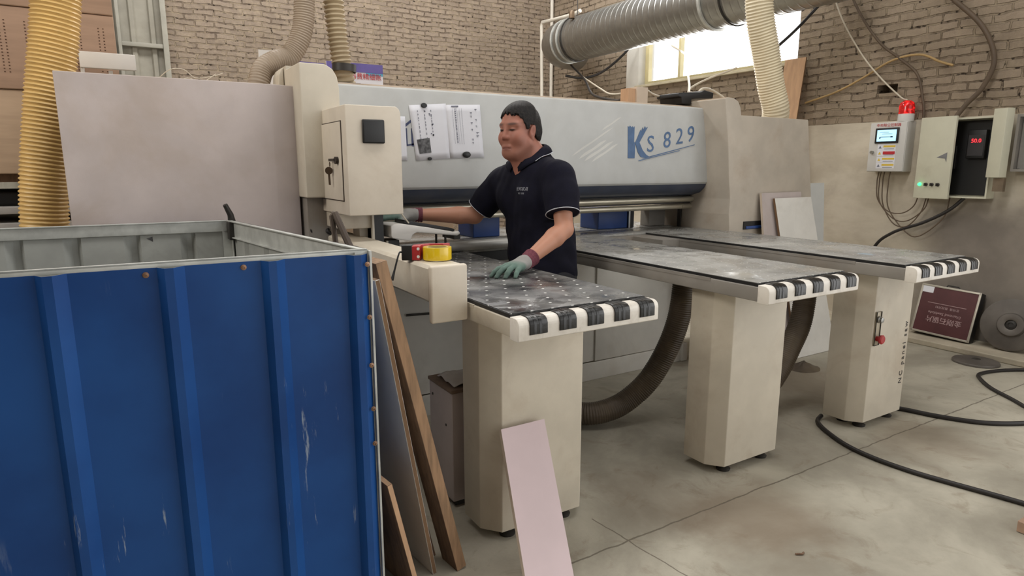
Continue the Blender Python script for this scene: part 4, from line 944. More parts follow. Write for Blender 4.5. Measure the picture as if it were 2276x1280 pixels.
cable('black cable snaking from the far pedestal across the front floor', [(3.36, 2.05, .02), (3.28, 2.02, .012), (3.20, 1.92, .012), (3.12, 1.76, .012), (3.09, 1.60, .012), (3.10, 1.42, .012), (3.14, 1.25, .012), (3.19, 1.07, .012), (3.24, .85, .012), (3.3, .5, .012)], .012, 'cable', GF)
cable('black cable lying from behind the far pedestal to the right', [(3.80, 1.98, .012), (3.88, 1.88, .012), (3.95, 1.69, .012), (4.07, 1.51, .012), (4.28, 1.38, .012), (4.7, 1.22, .012), (5.2, 1.1, .012)], .014, 'cable', GF)
cable('black cable looping on the floor near the saw disc', [(5.47, 1.70, .012), (5.40, 1.82, .012), (5.20, 1.915, .012), (5.02, 1.94, .012), (4.90, 1.88, .012), (4.76, 1.76, .012), (4.64, 1.60, .012), (4.50, 1.42, .012), (4.42, 1.2, .012)], .012, 'cable', GF)

# ------------------------------------------------------------------ case, disc, ring at the right wall
cs_ = empty('saw_blade_case', (5.75, 2.5, .046), 'flat maroon saw blade case with upside-down lettering leaning on the right wall', 'case')
lean = math.atan2(.13, .43); n_ = Vector((-math.cos(lean), 0, math.sin(lean))); u_ = Vector((math.sin(lean), 0, math.cos(lean))); r2 = Vector((0, -1, -.03)).normalized()
o_ = Vector((5.662, 2.515, .064))
def cpt(a, b, d=0): return o_+r2*a+u_*b+n_*d
ctr = cpt(0, .205, -.045)
MB().obox(ctr, (r2, u_, n_), (.222, .205, .04), bev=.006).build('case_body', M['black'], cs_)
MB().obox(cpt(0, .205, -.003), (r2, u_, n_), (.208, .191, .002)).build('case_face', M['maroon_case'], cs_)
f = MB()
for a, b, ha, hb in ((0, .402, .222, .008), (0, .008, .222, .008)): f.obox(cpt(a, b, -.002), (r2, u_, n_), (ha, hb, .006), bev=.002)
for a in (-.215, .215): f.obox(cpt(a, .205, -.002), (r2, u_, n_), (.008, .203, .006), bev=.002)
f.build('case_trim', M['alu'], cs_)
MB().obox(cpt(-.165, .368, .001), (r2, u_, n_), (.042, .026, .001)).build('paper_label', M['paper'], cs_)
MB().tube([cpt(-.05, .412, -.03), cpt(-.04, .428, -.03), cpt(.04, .428, -.03), cpt(.05, .412, -.03)], .005, 8).build('case_handle', M['darksteel'], cs_)
pk = mat('pale_pink_print', (190, 160, 160), .6)
text('金刚石锯片', 'lettering', pk, cs_, cpt(.005, .130, -.0005), -r2, -u_, .055, .001)
text('Diamond Sawblade', 'lettering', pk, cs_, cpt(.0, .182, -.0005), -r2, -u_, .032, .001)
MB().obox(cpt(.0, .262, -.0008), (r2, u_, n_), (.145, .002, .0006)).build('printed_rule', pk, cs_)
text('宏伟锋  数控开料', 'lettering', pk, cs_, cpt(.01, .235, -.0005), -r2, -u_, .024, .001)
dk = empty('saw_disc', (5.80, 2.08, .046), 'large grey steel disc with hub leaning on the right wall', 'disc')
dn = Vector((-.95, -.12, .22)).normalized(); dc = Vector((5.745, 2.055, .245))
MB().lathe(dc, dn, [(0, -.02), (.195, -.02), (.2, -.015), (.2, .012), (.19, .017), (.10, .010), (.094, .012), (0, .012)], 56).build('disc_plate', M['grind'], dk)
MB().lathe(dc, dn, [(.038, .0125), (.088, .0125), (.092, .022), (.084, .034), (.050, .036), (.038, .03)], 40).build('disc_hub', M['grind'], dk)
MB().lathe(dc, dn, [(0, .0125), (.034, .0125), (.034, .022), (.018, .026), (.018, .016), (0, .016)], 24).build('disc_bore', M['darksteel'], dk)
tag(MB().lathe((5.345, 2.10, .0), (0, 0, 1), [(.03, .030), (.145, .018), (.15, .012), (.15, .001), (.03, .001), (.03, .030)], 40).build('flat_ring', M['grind'], None), 'flat steel ring lying on the floor below the large disc', 'ring')
# corrugated brown cardboard lying at the bottom right
top_, bot_ = [], []
N_ = 60
prof = [(2.945+.46*i/N_, .046+.005*math.sin(i*2.1)) for i in range(N_+1)]+[(2.945+.46*i/N_, .003+.003*math.sin(i*2.1)) for i in range(N_, -1, -1)]
tag(MB().prism(prof, 'y', .45, .935).build('cardboard_sheet', M['carton'], None, 30), 'corner of brown corrugated cardboard on the floor at the bottom right of the picture', 'cardboard')
# screw chip on the floor
tag(MB().tube([(2.05, 1.30, .004), (2.07, 1.285, .006), (2.085, 1.29, .004)], .004, 6).build('wood_chip', M['wood_dk'], None), 'tiny brown wood chip on the front floor', 'chip')
# ------------------------------------------------------------------ the man: bodies grown as smooth blended volumes, meshed as one continuous surface
class Field:
    def __init__(s, xs, ys, zs):
        s.a = [np.asarray(q, dtype=np.float32) for q in (xs, ys, zs)]
        s.v = np.full([len(q) for q in s.a], .25, np.float32)
    def sl(s, lo, hi):
        out = []
        for q, l, h in zip(s.a, lo, hi):
            i = max(0, int(np.searchsorted(q, l))-1); j = min(len(q), int(np.searchsorted(q, h))+1); out.append(slice(i, max(j, i+1)))
        return tuple(out)
    def pts(s, sl): return [q.reshape([-1 if i == k else 1 for i in range(3)]) for k, q in enumerate(a[b] for a, b in zip(s.a, sl))]
    def op(s, fn, lo, hi, k=.01, sub=False):
        pad = .03+3*k; sl = s.sl(np.array(lo)-pad, np.array(hi)+pad); X, Y, Z = s.pts(sl)
        d = fn(X, Y, Z).astype(np.float32); a = s.v[sl]
        if sub:
            d = -d; h = np.clip(.5-.5*(a-d)/k, 0, 1); s.v[sl] = a*(1-h)+d*h+k*h*(1-h)
        else:
            h = np.clip(.5+.5*(a-d)/k, 0, 1); s.v[sl] = a*(1-h)+d*h-k*h*(1-h)
    def cone(s, p, q, r0, r1, k=.01, sub=False, flat=None):
        p, q = np.array(p, float), np.array(q, float); d = q-p; L2 = max(d@d, 1e-9); rm = max(r0, r1)
        def fn(X, Y, Z):
            t = np.clip(((X-p[0])*d[0]+(Y-p[1])*d[1]+(Z-p[2])*d[2])/L2, 0, 1)
            ax, ay, az = X-p[0]-t*d[0], Y-p[1]-t*d[1], Z-p[2]-t*d[2]
            if flat is not None:
                n, f = flat; w = ax*n[0]+ay*n[1]+az*n[2]; ax, ay, az = ax+n[0]*w*(f-1), ay+n[1]*w*(f-1), az+n[2]*w*(f-1)
            return np.sqrt(ax*ax+ay*ay+az*az)-(r0+(r1-r0)*t)
        s.op(fn, np.minimum(p, q)-rm, np.maximum(p, q)+rm, k, sub)
    def chain(s, P, R, k=.01):
        for i in range(len(P)-1): s.cone(P[i], P[i+1], R[i], R[i+1], k)
    def ell(s, c, B, r, k=.01, sub=False):
        c = np.array(c, float); B = np.array(B, float); r = np.array(r, float); rm = r.max(); mn = r.min()
        def fn(X, Y, Z):
            x, y, z = X-c[0], Y-c[1], Z-c[2]
            e = [(x*b[0]+y*b[1]+z*b[2])/q for b, q in zip(B, r)]
            g = [(x*b[0]+y*b[1]+z*b[2])/(q*q) for b, q in zip(B, r)]
            k0 = np.sqrt(e[0]**2+e[1]**2+e[2]**2); k1 = np.sqrt(g[0]**2+g[1]**2+g[2]**2)+1e-6
            return k0*(k0-1)/k1
        s.op(fn, c-rm, c+rm, k, sub)
    def mesh(s):
        v = s.v; n0, n1, n2 = v.shape; ins = v < 0
        cnt = np.zeros((n0-1, n1-1, n2-1), np.int8)
        for i in (0, 1):
            for j in (0, 1):
                for k in (0, 1): cnt += ins[i:n0-1+i, j:n1-1+j, k:n2-1+k]
        ci, cj, ck = np.nonzero((cnt > 0) & (cnt < 8)); N = len(ci)
        idx = np.full(cnt.shape, -1, np.int64); idx[ci, cj, ck] = np.arange(N)
        acc = np.zeros((N, 3)); num = np.zeros(N); ijk = (ci, cj, ck)
        corners = [(i, j, k) for i in (0, 1) for j in (0, 1) for k in (0, 1)]
        for A in corners:
            for ax in range(3):
                if A[ax]: continue
                Bc = list(A); Bc[ax] = 1
                va = v[ci+A[0], cj+A[1], ck+A[2]]; vb = v[ci+Bc[0], cj+Bc[1], ck+Bc[2]]
                m = (va < 0) != (vb < 0); t = np.where(m, va/np.where(m, va-vb, 1), 0)
                for d in range(3):
                    c0 = s.a[d][ijk[d]+A[d]]
                    if d == ax: c0 = c0+t*(s.a[d][ijk[d]+1]-s.a[d][ijk[d]])
                    acc[:, d] += np.where(m, c0, 0)
                num += m
        V = acc/num[:, None]; quads = []
        for ax in range(3):
            b, c = (ax+1) % 3, (ax+2) % 3
            sl0 = [slice(None)]*3; sl1 = [slice(None)]*3; sl0[ax] = slice(0, -1); sl1[ax] = slice(1, None)
            A, Bv = ins[tuple(sl0)], ins[tuple(sl1)]
            for flip, msk in ((False, A & ~Bv), (True, ~A & Bv)):
                I = list(np.nonzero(msk)); ok = (I[b] > 0) & (I[c] > 0) & (I[b] < v.shape[b]-1) & (I[c] < v.shape[c]-1)
                I = [q[ok] for q in I]
                def cell(db, dc):
                    q = [None]*3; q[ax] = I[ax]; q[b] = I[b]-db; q[c] = I[c]-dc; return idx[q[0], q[1], q[2]]
                Q = np.stack([cell(1, 1), cell(0, 1), cell(0, 0), cell(1, 0)], 1)
                quads.append(Q[:, ::-1] if flip else Q)
        Q = np.concatenate(quads); Q = Q[(Q >= 0).all(1)]
        return V, Q
def relax(V, Q, n, lam=.5):
    for _ in range(n):
        A = np.zeros_like(V); c = np.zeros(len(V))
        for i in range(4):
            a, b = Q[:, i], Q[:, (i+1) % 4]
            for d in range(3): A[:, d] += np.bincount(a, V[b, d], len(V))+np.bincount(b, V[a, d], len(V))
            c += np.bincount(a, minlength=len(V))+np.bincount(b, minlength=len(V))
        V = V*(1-lam)+lam*A/np.maximum(c, 1)[:, None]
    return V
def to_mesh(name, V, Q, m, parent, colors=None):
    me = bpy.data.meshes.new(name); me.vertices.add(len(V)); me.vertices.foreach_set('co', V.astype(np.float32).ravel())
    me.loops.add(len(Q)*4); me.loops.foreach_set('vertex_index', Q.astype(np.int32).ravel())
    me.polygons.add(len(Q)); me.polygons.foreach_set('loop_start', np.arange(0, len(Q)*4, 4, dtype=np.int32))
    me.update(calc_edges=True); me.validate()
    if colors is not None:
        at_ = me.color_attributes.new('Tint', 'FLOAT_COLOR', 'POINT'); at_.data.foreach_set('color', np.concatenate([colors, np.ones((len(V), 1))], 1).astype(np.float32).ravel())
    return finish(me, name, m, parent, 180)
def axis(parts):
    out = []
    for a, b, st in parts: out += list(np.arange(a, b-1e-9, st))
    return np.array(out+[parts[-1][1]])
def tint_mat(name, rough, spec=.4, sss=0, bump=0, bscale=300):
    t = NT(name); t.pr(rough, 0, spec); a = t.add('ShaderNodeVertexColor', layer_name='Tint'); t.link(a.outputs[0], t.b.inputs['Base Color'])
    if sss:
        t.b.inputs['Subsurface Weight'].default_value = sss; t.b.inputs['Subsurface Radius'].default_value = (.012, .005, .003); t.b.inputs['Subsurface Scale'].default_value = .6
    if bump: t.bump(t.noise(bscale, 3), bump, .002)
    return t.m
def L3(*c): return np.array(lin(*c)[:3])

man = empty('person', (1.86, 2.74, 0), 'person in navy polo shirt standing at the saw with gloved hand on front table', 'person')
# joints
Hc = np.array([1.706, 2.722, 1.610])                      # head centre
yaw = math.radians(15); pit = math.radians(5)
hf = np.array([-math.cos(yaw)*math.cos(pit), -math.sin(yaw)*math.cos(pit), -math.sin(pit)]); hl = np.array([math.sin(yaw), -math.cos(yaw), 0]); hu = np.cross(hf, hl)
HS = 1.07
def hp(f, l, u): return Hc+(hf*f+hl*l+hu*u)*HS
HB = (hf, hl, hu)
Lsh, Lel, Lwr = np.array([1.800, 2.505, 1.385]), np.array([1.757, 2.403, 1.152]), np.array([1.520, 2.340, 1.036])
Rsh, Rel, Rwr = np.array([1.730, 2.925, 1.355]), np.array([1.625, 3.035, 1.180]), np.array([1.335, 3.135, 1.190])

# ---- body: head, neck, chest, arms, legs as one skin
fx = axis([(1.20, 1.58, .006), (1.58, 1.84, .0026), (1.84, 2.06, .007)])
fy = axis([(2.28, 2.60, .006), (2.60, 2.84, .0026), (2.84, 3.24, .006)])
fz = axis([(.06, 1.0, .012), (1.0, 1.47, .006), (1.47, 1.77, .0026)])
F = Field(fx, fy, fz)
F.ell(hp(-.014, 0, .030), HB, np.array([.094, .0745, .088])*HS, .01)         # skull
F.ell(hp(.022, 0, -.040), HB, np.array([.066, .063, .074])*HS, .03)         # face
F.cone(hp(.062, -.012, -.097), hp(.062, .012, -.097), .021*HS, .021*HS, .03)  # chin
for sgn in (-1, 1):
    F.cone(hp(.002, sgn*.054, -.058), hp(.056, sgn*.024, -.096), .026*HS, .021*HS, .03)   # jaw
    F.ell(hp(.054, sgn*.040, -.030), HB, np.array([.030, .026, .030])*HS, .025)            # cheek
    F.cone(hp(.071, sgn*.014, .030), hp(.060, sgn*.047, .028), .0125*HS, .010*HS, .018)     # brow
    F.ell(hp(.093, sgn*.032, .008), HB, np.array([.014, .018, .012])*HS, .012, True)        # socket
    F.ell(hp(.0685, sgn*.031, .0075), HB, np.array([.0125, .0145, .0095])*HS, .003)         # lidded eye
    F.cone(hp(.0795, sgn*.019, .0045), hp(.073, sgn*.044, .006), .0016*HS, .0012*HS, .002, True)  # lid slit
    F.ell(hp(-.010, sgn*.0765, -.006), (hf*.94+hu*.34, hl, hu*.94-hf*.34), np.array([.018, .0095, .033])*HS, .004)   # ear
    F.ell(hp(-.004, sgn*.086, -.002), (hf*.94+hu*.34, hl, hu*.94-hf*.34), np.array([.009, .006, .019])*HS, .004, True)
    F.ell(hp(-.006, sgn*.0765, -.036), HB, np.array([.008, .007, .010])*HS, .006)             # lobe
    F.ell(hp(.085, sgn*.0135, -.028), HB, np.array([.012, .010, .009])*HS, .008)               # nostril wing
F.cone(hp(.078, 0, .014), hp(.0925, 0, -.022), .0090*HS, .0115*HS, .014)        # nose
F.cone(hp(.080, -.018, -.0665), hp(.080, .018, -.0665), .0085*HS, .0085*HS, .010)
F.cone(hp(.077, -.015, -.0795), hp(.077, .015, -.0795), .009*HS, .009*HS, .010)
F.cone(hp(.0915, 0, -.0725), hp(.085, -.025, -.0745), .0026*HS, .0018*HS, .003, True); F.cone(hp(.0915, 0, -.0725), hp(.085, .025, -.0745), .0026*HS, .0018*HS, .003, True)   # mouth line

F.cone(hp(-.030, 0, -.075), (1.785, 2.715, 1.42), .062, .070, .025)              # neck
F.cone(hp(.018, 0, -.092), (1.735, 2.715, 1.43), .048, .050, .03); F.cone(hp(-.03, .012, -.06), (1.80, 2.70, 1.45), .062, .072, .03)
F.cone((1.80, 2.66, 1.425), (1.80, 2.54, 1.385), .06, .055, .03); F.cone((1.79, 2.78, 1.425), (1.745, 2.89, 1.375), .06, .055, .03)
F.cone((1.80, 2.72, 1.36), (1.84, 2.72, 1.02), .105, .11, .05, flat=((0, 1, 0), .75))
F.cone((1.85, 2.72, 1.0), (1.86, 2.72, .90), .11, .115, .05, flat=((0, 1, 0), .75))
F.chain([Lsh, (Lsh+Lel)/2, Lel], [.052, .047, .042], .012); F.chain([Lel, Lel*.72+Lwr*.28, Lwr], [.043, .0445, .029], .012)
F.chain([Rsh, (Rsh+Rel)/2, Rel], [.052, .046, .043], .012); F.chain([Rel, Rel*.72+Rwr*.28, Rwr], [.044, .045, .029], .012)
F.chain([Lwr, Lwr+(Lwr-Lel)*.12], [.028, .026], .01); F.chain([Rwr, Rwr+(Rwr-Rel)*.12], [.028, .026], .01)
for sy in (-.095, .095): F.chain([(1.86, 2.72+sy, .90), (1.855, 2.72+sy*1.15, .50), (1.88, 2.72+sy*1.2, .10)], [.085, .055, .04], .02)
V, Q = F.mesh(); V = relax(V, Q, 1, .4)
loc = (V-Hc)/HS; lf, ll, lu = loc@hf, loc@hl, loc@hu
skin, lip, brow, shade = L3(164, 110, 93), L3(122, 69, 64), L3(36, 27, 26), L3(144, 88, 75)
col = np.tile(skin, (len(V), 1))
def blend(col, w, c): return col*(1-w[:, None])+np.asarray(c)*w[:, None]
def gw(cf, cl, cu, rf, rl, ru): return np.exp(-(((lf-cf)/rf)**2+((np.abs(ll)-cl)/rl)**2+((lu-cu)/ru)**2))
face = (lu > -.16)
col = blend(col, .55*gw(.06, .04, -.03, .05, .03, .03)*face, shade)
col = blend(col, .6*gw(.10, 0, -.028, .03, .02, .014)*face, shade)
col = blend(col, np.clip(1.5*gw(.08, 0, -.0735, .05, .022, .0085), 0, .75)*face, lip)
col = blend(col, np.clip(1.3*gw(.07, .034, .032, .05, .019, .0050), 0, .72)*face, brow)
col = blend(col, np.clip(1.8*gw(.075, .031, .0062, .03, .0140, .0044), 0, .95)*face, L3(38, 26, 24))
col = blend(col, .45*gw(-.01, .08, -.005, .03, .02, .04)*face, shade)
col = blend(col, .35*np.clip((np.exp(-((lu+.10)/.03)**2))*(lf > .0)*(lu > -.14), 0, 1), L3(128, 92, 78))
arm = V[:, 2] < 1.30
col = np.where(arm[:, None], col*.0+L3(186, 134, 110), col)
body = to_mesh('body', V, Q, tint_mat('tanned_skin', .5, .4, .08, .1, 500), man, col)
# ---- hair
G_ = Field(np.arange(1.56, 1.86, .0026), np.arange(2.59, 2.84, .0026), np.arange(1.45, 1.78, .0026))
G_.ell(hp(-.016, 0, .032), HB, np.array([.101, .0815, .097])*HS, .01)
G_.cone(hp(-.05, -.03, -.02), hp(-.05, .03, -.02), .052*HS, .052*HS, .03)
X, Y, Z = G_.pts((slice(None),)*3)
x, y, z = (X-Hc[0])/HS, (Y-Hc[1])/HS, (Z-Hc[2])/HS
f_ = x*hf[0]+y*hf[1]+z*hf[2]; l_ = x*hl[0]+y*hl[1]+z*hl[2]; u_h = x*hu[0]+y*hu[1]+z*hu[2]
hl_f = np.array([-.2, -.10, -.062, -.045, -.028, -.012, .006, .012, .022, .030, .040, .058, .075, .12])
hl_u = np.array([-.066, -.066, -.062, -.046, -.028, .026, .028, .006, .010, .036, .054, .072, .082, .088])
line = np.interp(f_.ravel(), hl_f, hl_u).reshape(f_.shape)
ragged = .007*np.sin(l_*230+f_*60)+.005*np.sin(l_*610+1.3)+.003*np.sin(l_*1300)
line = line+ragged*(f_ > .03)
G_.v = np.maximum(G_.v, ((line-u_h)*.75*HS).astype(np.float32))
strand = .0006*np.sin(np.arctan2(l_, f_+.05)*44+u_h*120)+.0005*np.sin(np.arctan2(l_, f_+.05)*97+u_h*60+2)+.0028*np.sin(f_*70+l_*40+u_h*55)-.003*np.clip((u_h-.06)/.04, 0, 1)
G_.v = G_.v+strand.astype(np.float32)
hv, hq = G_.mesh(); hv = relax(hv, hq, 1, .3)
t = NT('short_black_hair'); t.pr(.6, 0, .3); t.col(t.mix(t.ramp(t.noise(160, 3, t.scaled(.4, 1, 1)), .35, .7), lin(14, 12, 12), lin(36, 31, 30))); t.bump(t.noise(380, 4, t.scaled(1, 1, .35)), .7, .004)
hair = to_mesh('hair', hv, hq, t.m, man)

# ---- polo shirt
F = Field(axis([(1.46, 2.06, .006)]), axis([(2.32, 3.08, .006)]), axis([(.84, 1.53, .006)]))
zz = np.array([.84, .90, .95, 1.02, 1.10, 1.20, 1.28, 1.34, 1.39, 1.43, 1.46, 1.49, 1.53])
hw = np.array([.196, .196, .197, .195, .193, .200, .206, .207, .196, .165, .120, .088, .07])
dp = np.array([.142, .146, .150, .155, .152, .146, .140, .132, .122, .108, .094, .082, .07])
cx = np.array([1.862, 1.858, 1.853, 1.846, 1.838, 1.826, 1.815, 1.806, 1.800, 1.794, 1.788, 1.783, 1.776])
def torso(X, Y, Z):
    Zf = np.broadcast_to(Z, (1, 1, Z.shape[2])).ravel()
    a = np.interp(Zf, zz, hw).reshape(1, 1, -1); b = np.interp(Zf, zz, dp).reshape(1, 1, -1); c = np.interp(Zf, zz, cx).reshape(1, 1, -1)
    tw = -.16*(Y-2.72)*np.clip((Z-1.2)/.2, 0, 1)         # right shoulder reaches forward
    ex, ey = np.abs(X-c-tw)/b, np.abs(Y-2.72)/a
    k0 = (ex**2.4+ey**2.4)**(1/2.4)
    return (k0-1)*np.minimum(a, b)*.9
F.op(torso, (1.5, 2.4, .84), (2.05, 3.05, 1.53), .01)
F.ell((1.735, 2.64, 1.285), np.eye(3), (.05, .075, .075), .06); F.ell((1.705, 2.82, 1.285), np.eye(3), (.05, .075, .075), .06)
hemL = Lsh*.30+Lel*.70; hemR = Rsh*.20+Rel*.80
F.cone((1.79, 2.65, 1.412), Lsh+(.0, .02, .010), .068, .074, .04); F.cone((1.78, 2.79, 1.408), Rsh+(.0, -.02, .008), .066, .070, .04)
F.chain([Lsh, (Lsh+hemL)/2, hemL+(hemL-Lsh)*.1], [.076, .079, .083], .03)
F.chain([Rsh, (Rsh+hemR)/2, hemR+(hemR-Rsh)*.1], [.074, .073, .074], .03)
X, Y, Z = F.pts((slice(None),)*3)
# fold relief: drag lines under the arms and across the belly
wr = .0022*np.sin((Z*1.0+Y*.75+X*.3)*48)*np.clip((1.30-Z)/.2, 0, 1)*np.clip((Z-.9)/.1, 0, 1)+.0018*np.sin((Z*1.4-Y*.9+X)*31+1)+.0008*np.sin((Y*1.6+Z*.5)*75+X*30)
F.v = F.v+wr.astype(np.float32)
# cut: hem, sleeve ends, V neck
def plane(p, n): return (X-p[0])*n[0]+(Y-p[1])*n[1]+(Z-p[2])*n[2]
F.v = np.maximum(F.v, (.885-Z+.012*np.sin(Y*14)*0+0*X+0*Y).astype(np.float32))
for sh, hem, el, rr in ((Lsh, hemL, Lel, .12), (Rsh, hemR, Rel, .12)):
    n = (hem-sh)/np.linalg.norm(hem-sh); d = plane(hem, n); r2_ = (X-hem[0])**2+(Y-hem[1])**2+(Z-hem[2])**2
    F.v = np.where((r2_ < rr**2) & (d > -.001), np.maximum(F.v, np.minimum(d, .02)), F.v).astype(np.float32)
nk = (Y-2.718)
wedge = np.maximum(np.abs(nk)*.95-(Z-1.392)*.42, np.maximum(X-1.735, 1.392-Z))
F.v = np.maximum(F.v, -np.maximum(wedge, -1.0)*.8).astype(np.float32)
neck_cut = np.sqrt((X-1.768)**2+(Y-2.718)**2)-.066
F.v = np.where(Z > 1.46, np.maximum(F.v, -neck_cut), F.v).astype(np.float32)
F.v = np.maximum(F.v, Z+(X-1.80)*-.25-1.487).astype(np.float32)
sv, sq = F.mesh(); sv = relax(sv, sq, 2, .5)
shirt = to_mesh('polo_shirt', sv, sq, M['navy'], man)
from mathutils.bvhtree import BVHTree
bv = BVHTree.FromPolygons([tuple(p) for p in sv], [tuple(q) for q in sq])
# collar: two folded leaves meeting at the nape, with white piping
CT = [(1.840, 2.718, 1.548), (1.826, 2.670, 1.543), (1.786, 2.646, 1.523), (1.737, 2.662, 1.487), (1.700, 2.697, 1.432)]
CO = [(1.876, 2.718, 1.510), (1.860, 2.652, 1.507), (1.815, 2.620, 1.494), (1.741, 2.614, 1.450), (1.692, 2.690, 1.412)]
def side_pts(P, far): return [Vector((x-(.012 if far else 0)*min(1, abs(y-2.718)/.05), 2*2.718-y if far else y, z-(.012 if far else 0)*min(1, abs(y-2.718)/.05))) for x, y, z in P]
for far in (False, True):
    T_, O_ = catmull(side_pts(CT, far), 6), catmull(side_pts(CO, far), 6)
    ctr = Vector((1.765, 2.718, 0)); rows = []
    for w_ in (-.35, 0, .12, .35, .65, 1.0):
        row = []
        for a_, b_ in zip(T_, O_):
            if w_ < 0: q = a_+Vector((ctr.x-a_.x, ctr.y-a_.y, 0)).normalized()*.006+Vector((0, 0, -.05))
            else:
                q = a_.lerp(b_, w_); o_d = Vector((q.x-ctr.x, q.y-ctr.y, 0)).normalized(); q = q+(o_d*.006+Vector((0, 0, .007)))*math.sin(PI*min(1, w_*1.0))**.7
            row.append(q)
        rows.append(row)
    for ri in range(2, 6):                                # keep the leaf lying on the shirt, never inside it
        for ci in range(len(rows[ri])):
            q = rows[ri][ci]; hit, nrm, *_ = bv.find_nearest(q)
            if hit is not None:
                dd_ = (q-hit).dot(nrm); need = .006+.002*(5-ri)
                if dd_ < need: rows[ri][ci] = q+nrm*(need-dd_)
    cm = MB(); cm.grid(rows); co = cm.build('collar', M['navy'], shirt, 80); sd = co.modifiers.new('thickness', 'SOLIDIFY'); sd.thickness = .0035; sd.offset = 0
    nP = 19
    MB().tube([rows[-1][i].lerp(rows[-2][i], .10)+Vector((rows[-1][i].x-ctr.x, rows[-1][i].y-ctr.y, .02)).normalized()*.0028 for i in range(nP)], .0017, 6).build('collar_piping', M['navy_trim'], shirt)
def hem_ring(name, sh, hem, r, off, m, tr):
    n = Vector((hem-sh)/np.linalg.norm(hem-sh)); c = Vector(hem)+n*off
    u = n.orthogonal().normalized(); w_ = n.cross(u)
    MB().tube([c+(u*math.cos(a)+w_*math.sin(a))*r for a in np.linspace(0, 2*PI, 41)], tr, 6, caps=False).build(name, m, shirt)
hem_ring('sleeve_piping', Lsh, hemL, .0800, -.0005, M['navy_trim'], .0022); hem_ring('sleeve_piping', Rsh, hemR, .0725, -.0005, M['navy_trim'], .0018)
MB().obox((1.690, 2.716, 1.335), ((.12, 0, 1), (0, 1, 0), (1, 0, -.12)), (.05, .012, .004)).build('placket', M['navy'], shirt)
# ---- chest lettering, wrapped onto the shirt
def on_shirt(body_, size, y, z, name):
    o = text(body_, name, M['navy_trim'], shirt, (1.5, y, z), (0, -1, 0), (0, 0, 1), size, 0)
    off = OFF[shirt.name]
    for v in o.data.vertices:
        p = v.co+off; hit, nrm, *_ = bv.ray_cast(Vector((1.40, p.y, p.z)), Vector((1, 0, 0)))
        if hit is not None: v.co = hit+nrm*(.0022)-off
    o.data.update()
on_shirt('宏邦家具', .020, 2.640, 1.330, 'chest_lettering'); on_shirt('诚信  善美', .010, 2.640, 1.310, 'chest_lettering')

# ---- trousers and shoes
F = Field(axis([(1.70, 2.06, .008)]), axis([(2.48, 2.96, .008)]), axis([(.03, 1.0, .010)]))
F.cone((1.862, 2.65, .90), (1.862, 2.79, .90), .130, .130, .04, flat=((0, 0, 1), .9))
for sy in (-1, 1): F.chain([(1.862, 2.72+sy*.085, .86), (1.855, 2.72+sy*.105, .50), (1.878, 2.72+sy*.115, .07)], [.105, .082, .072], .03)
F.v = np.maximum(F.v, F.pts((slice(None),)*3)[2]-.94).astype(np.float32)
tv, tq = F.mesh(); to_mesh('trousers', relax(tv, tq, 2), tq, M['trouser'], man)
for sy in (-1, 1):
    y0 = 2.72+sy*.118
    F = Field(axis([(1.66, 1.99, .006)]), axis([(y0-.09, y0+.09, .006)]), axis([(-.03, .14, .006)]))
    F.cone((1.925, y0, .045), (1.73, y0-.0, .035), .044, .046, .03); F.cone((1.89, y0, .06), (1.885, y0, .10), .046, .046, .03)
    F.v = np.maximum(F.v, .004-F.pts((slice(None),)*3)[2]).astype(np.float32)
    a, b = F.mesh(); to_mesh('shoe', relax(a, b, 2), b, M['shoe'], man)

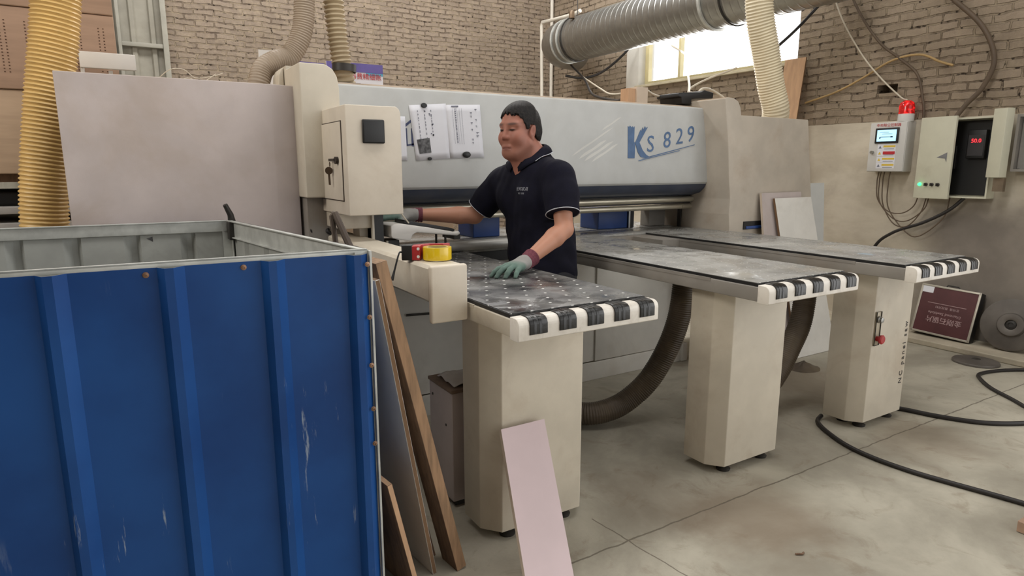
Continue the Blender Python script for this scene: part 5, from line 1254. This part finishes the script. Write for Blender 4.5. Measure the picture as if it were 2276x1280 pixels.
# ---- gloves: palm, four bent fingers and a thumb, blended; maroon knitted cuff
glove_m = tint_mat('coated_work_glove', .75, .3, 0, .5, 260)
def glove(wr, d, up, thumb_side, bends, spread, floor_z):
    """wr wrist point, d direction to the knuckles, up back-of-hand normal, thumb_side +1/-1 along s = d x up"""
    d = np.array(d, float); d /= np.linalg.norm(d); up = np.array(up, float); up -= d*(up@d); up /= np.linalg.norm(up); s = np.cross(d, up)*thumb_side
    lo, hi = wr-.17, wr+.17; lo = np.minimum(lo, wr+d*.2-.06); hi = np.maximum(hi, wr+d*.2+.06)
    F = Field(np.arange(lo[0], hi[0], .0030), np.arange(lo[1], hi[1], .0030), np.arange(lo[2], hi[2], .0030))
    F.chain([wr-d*.02, wr+d*.02], [.033, .034], .01)
    kn = []
    for i, o in enumerate((.034, .0115, -.011, -.032)):          # index, middle, ring, little
        k0 = wr+d*(.100-(0, -.004, .002, .014)[i])+s*o+up*(.004-(.004 if i in (0, 3) else 0)); kn.append(k0)
        F.cone(wr+d*.018+s*o*.62, k0, .0185, .0145, .012)
    F.cone(wr+d*.05+s*.012-up*.008, wr+d*.075-s*.016-up*.008, .021, .019, .015)
    tips = []
    for i, (k0, b, sp) in enumerate(zip(kn, bends, spread)):
        L = np.array([.046, .027, .021])*(1.0, 1.08, 1.0, .82)[i]; ang = 0; p = k0; dirv = d*math.cos(sp)+s*math.sin(sp); r = [.0130, .0118, .0108, .0092][:4]
        r = [q*(.9 if i == 3 else 1) for q in r]
        for j in range(3):
            ang += b[j]; q = p+(dirv*math.cos(ang)-up*math.sin(ang))*L[j]; F.cone(p, q, r[j], r[j+1], .005); p = q
        tips.append(p)
    t0 = wr+d*.032+s*.026-up*.006; t1 = wr+d*.062+s*.056-up*.016; t2 = t1+(d*.82+s*.35-up*.28)*.032; t3 = t2+(d*.95+s*.05-up*.25)*.024
    F.chain([t0, t1, t2, t3], [.019, .0155, .0132, .0108], .008)
    F.v = np.maximum(F.v, floor_z-F.pts((slice(None),)*3)[2]).astype(np.float32)      # pressed flat where it rests
    v, q = F.mesh(); v = relax(v, q, 1, .4)
    al = (v-wr)@d; side = (v-wr)@up
    teal, grey = L3(100, 122, 113), L3(146, 144, 141)
    w = np.clip((al-.045)/.03, 0, 1); w = w*w*(3-2*w); back = np.clip((side-.004)/.02, 0, 1)*np.clip((.105-al)/.03, 0, 1)
    w = np.clip(w-back*.55, 0, 1)
    c = grey*(1-w[:, None])+teal*w[:, None]
    c = c*(1-.35*np.clip((al-.15)/.03, 0, 1)[:, None])
    return v, q, c, d, up
def cuff(wr, d, g):
    pr = [(.0, -.052), (.0395, -.052), (.0405, -.045), (.037, -.040), (.0395, -.033), (.036, -.027), (.0385, -.020), (.0355, -.012), (.037, -.004), (.0345, .006), (.0, .006)]
    pr = [(r*.98, h) for r, h in pr]
    MB().lathe(Vector(wr), Vector(d), pr, 32).build('cuff', M['maroon'], g, 60)
R30 = math.radians
v, q, c, d, up = glove(Lwr+np.array([-.030, -.010, -.012])*.7, (-.90, -.40, -.10), (-.06, -.05, 1), 1, ((.06, .30, .20), (.06, .32, .20), (.08, .34, .22), (.10, .36, .22)), (R30(10), R30(2), R30(-6), R30(-15)), .9812)
gl = to_mesh('glove', v, q, glove_m, man, c); cuff(Lwr+np.array([-.036, -.010, -.020])*.55, Lwr-Lel, gl)
print('LHAND zmin', v[:, 2].min())
v, q, c, d, up = glove(Rwr+np.array([-.03, 0, 0]), (-.97, .24, -.03), (-.03, -.12, 1), -1, ((.05, .15, .1), (.05, .18, .1), (.06, .2, .1), (.08, .2, .1)), (R30(8), R30(2), R30(-4), R30(-10)), 1.0)
gl = to_mesh('glove', v, q, glove_m, man, c); cuff(Rwr+np.array([-.022, .008, 0]), Rwr-Rel, gl)
print('RHAND', v.min(0), v.max(0))
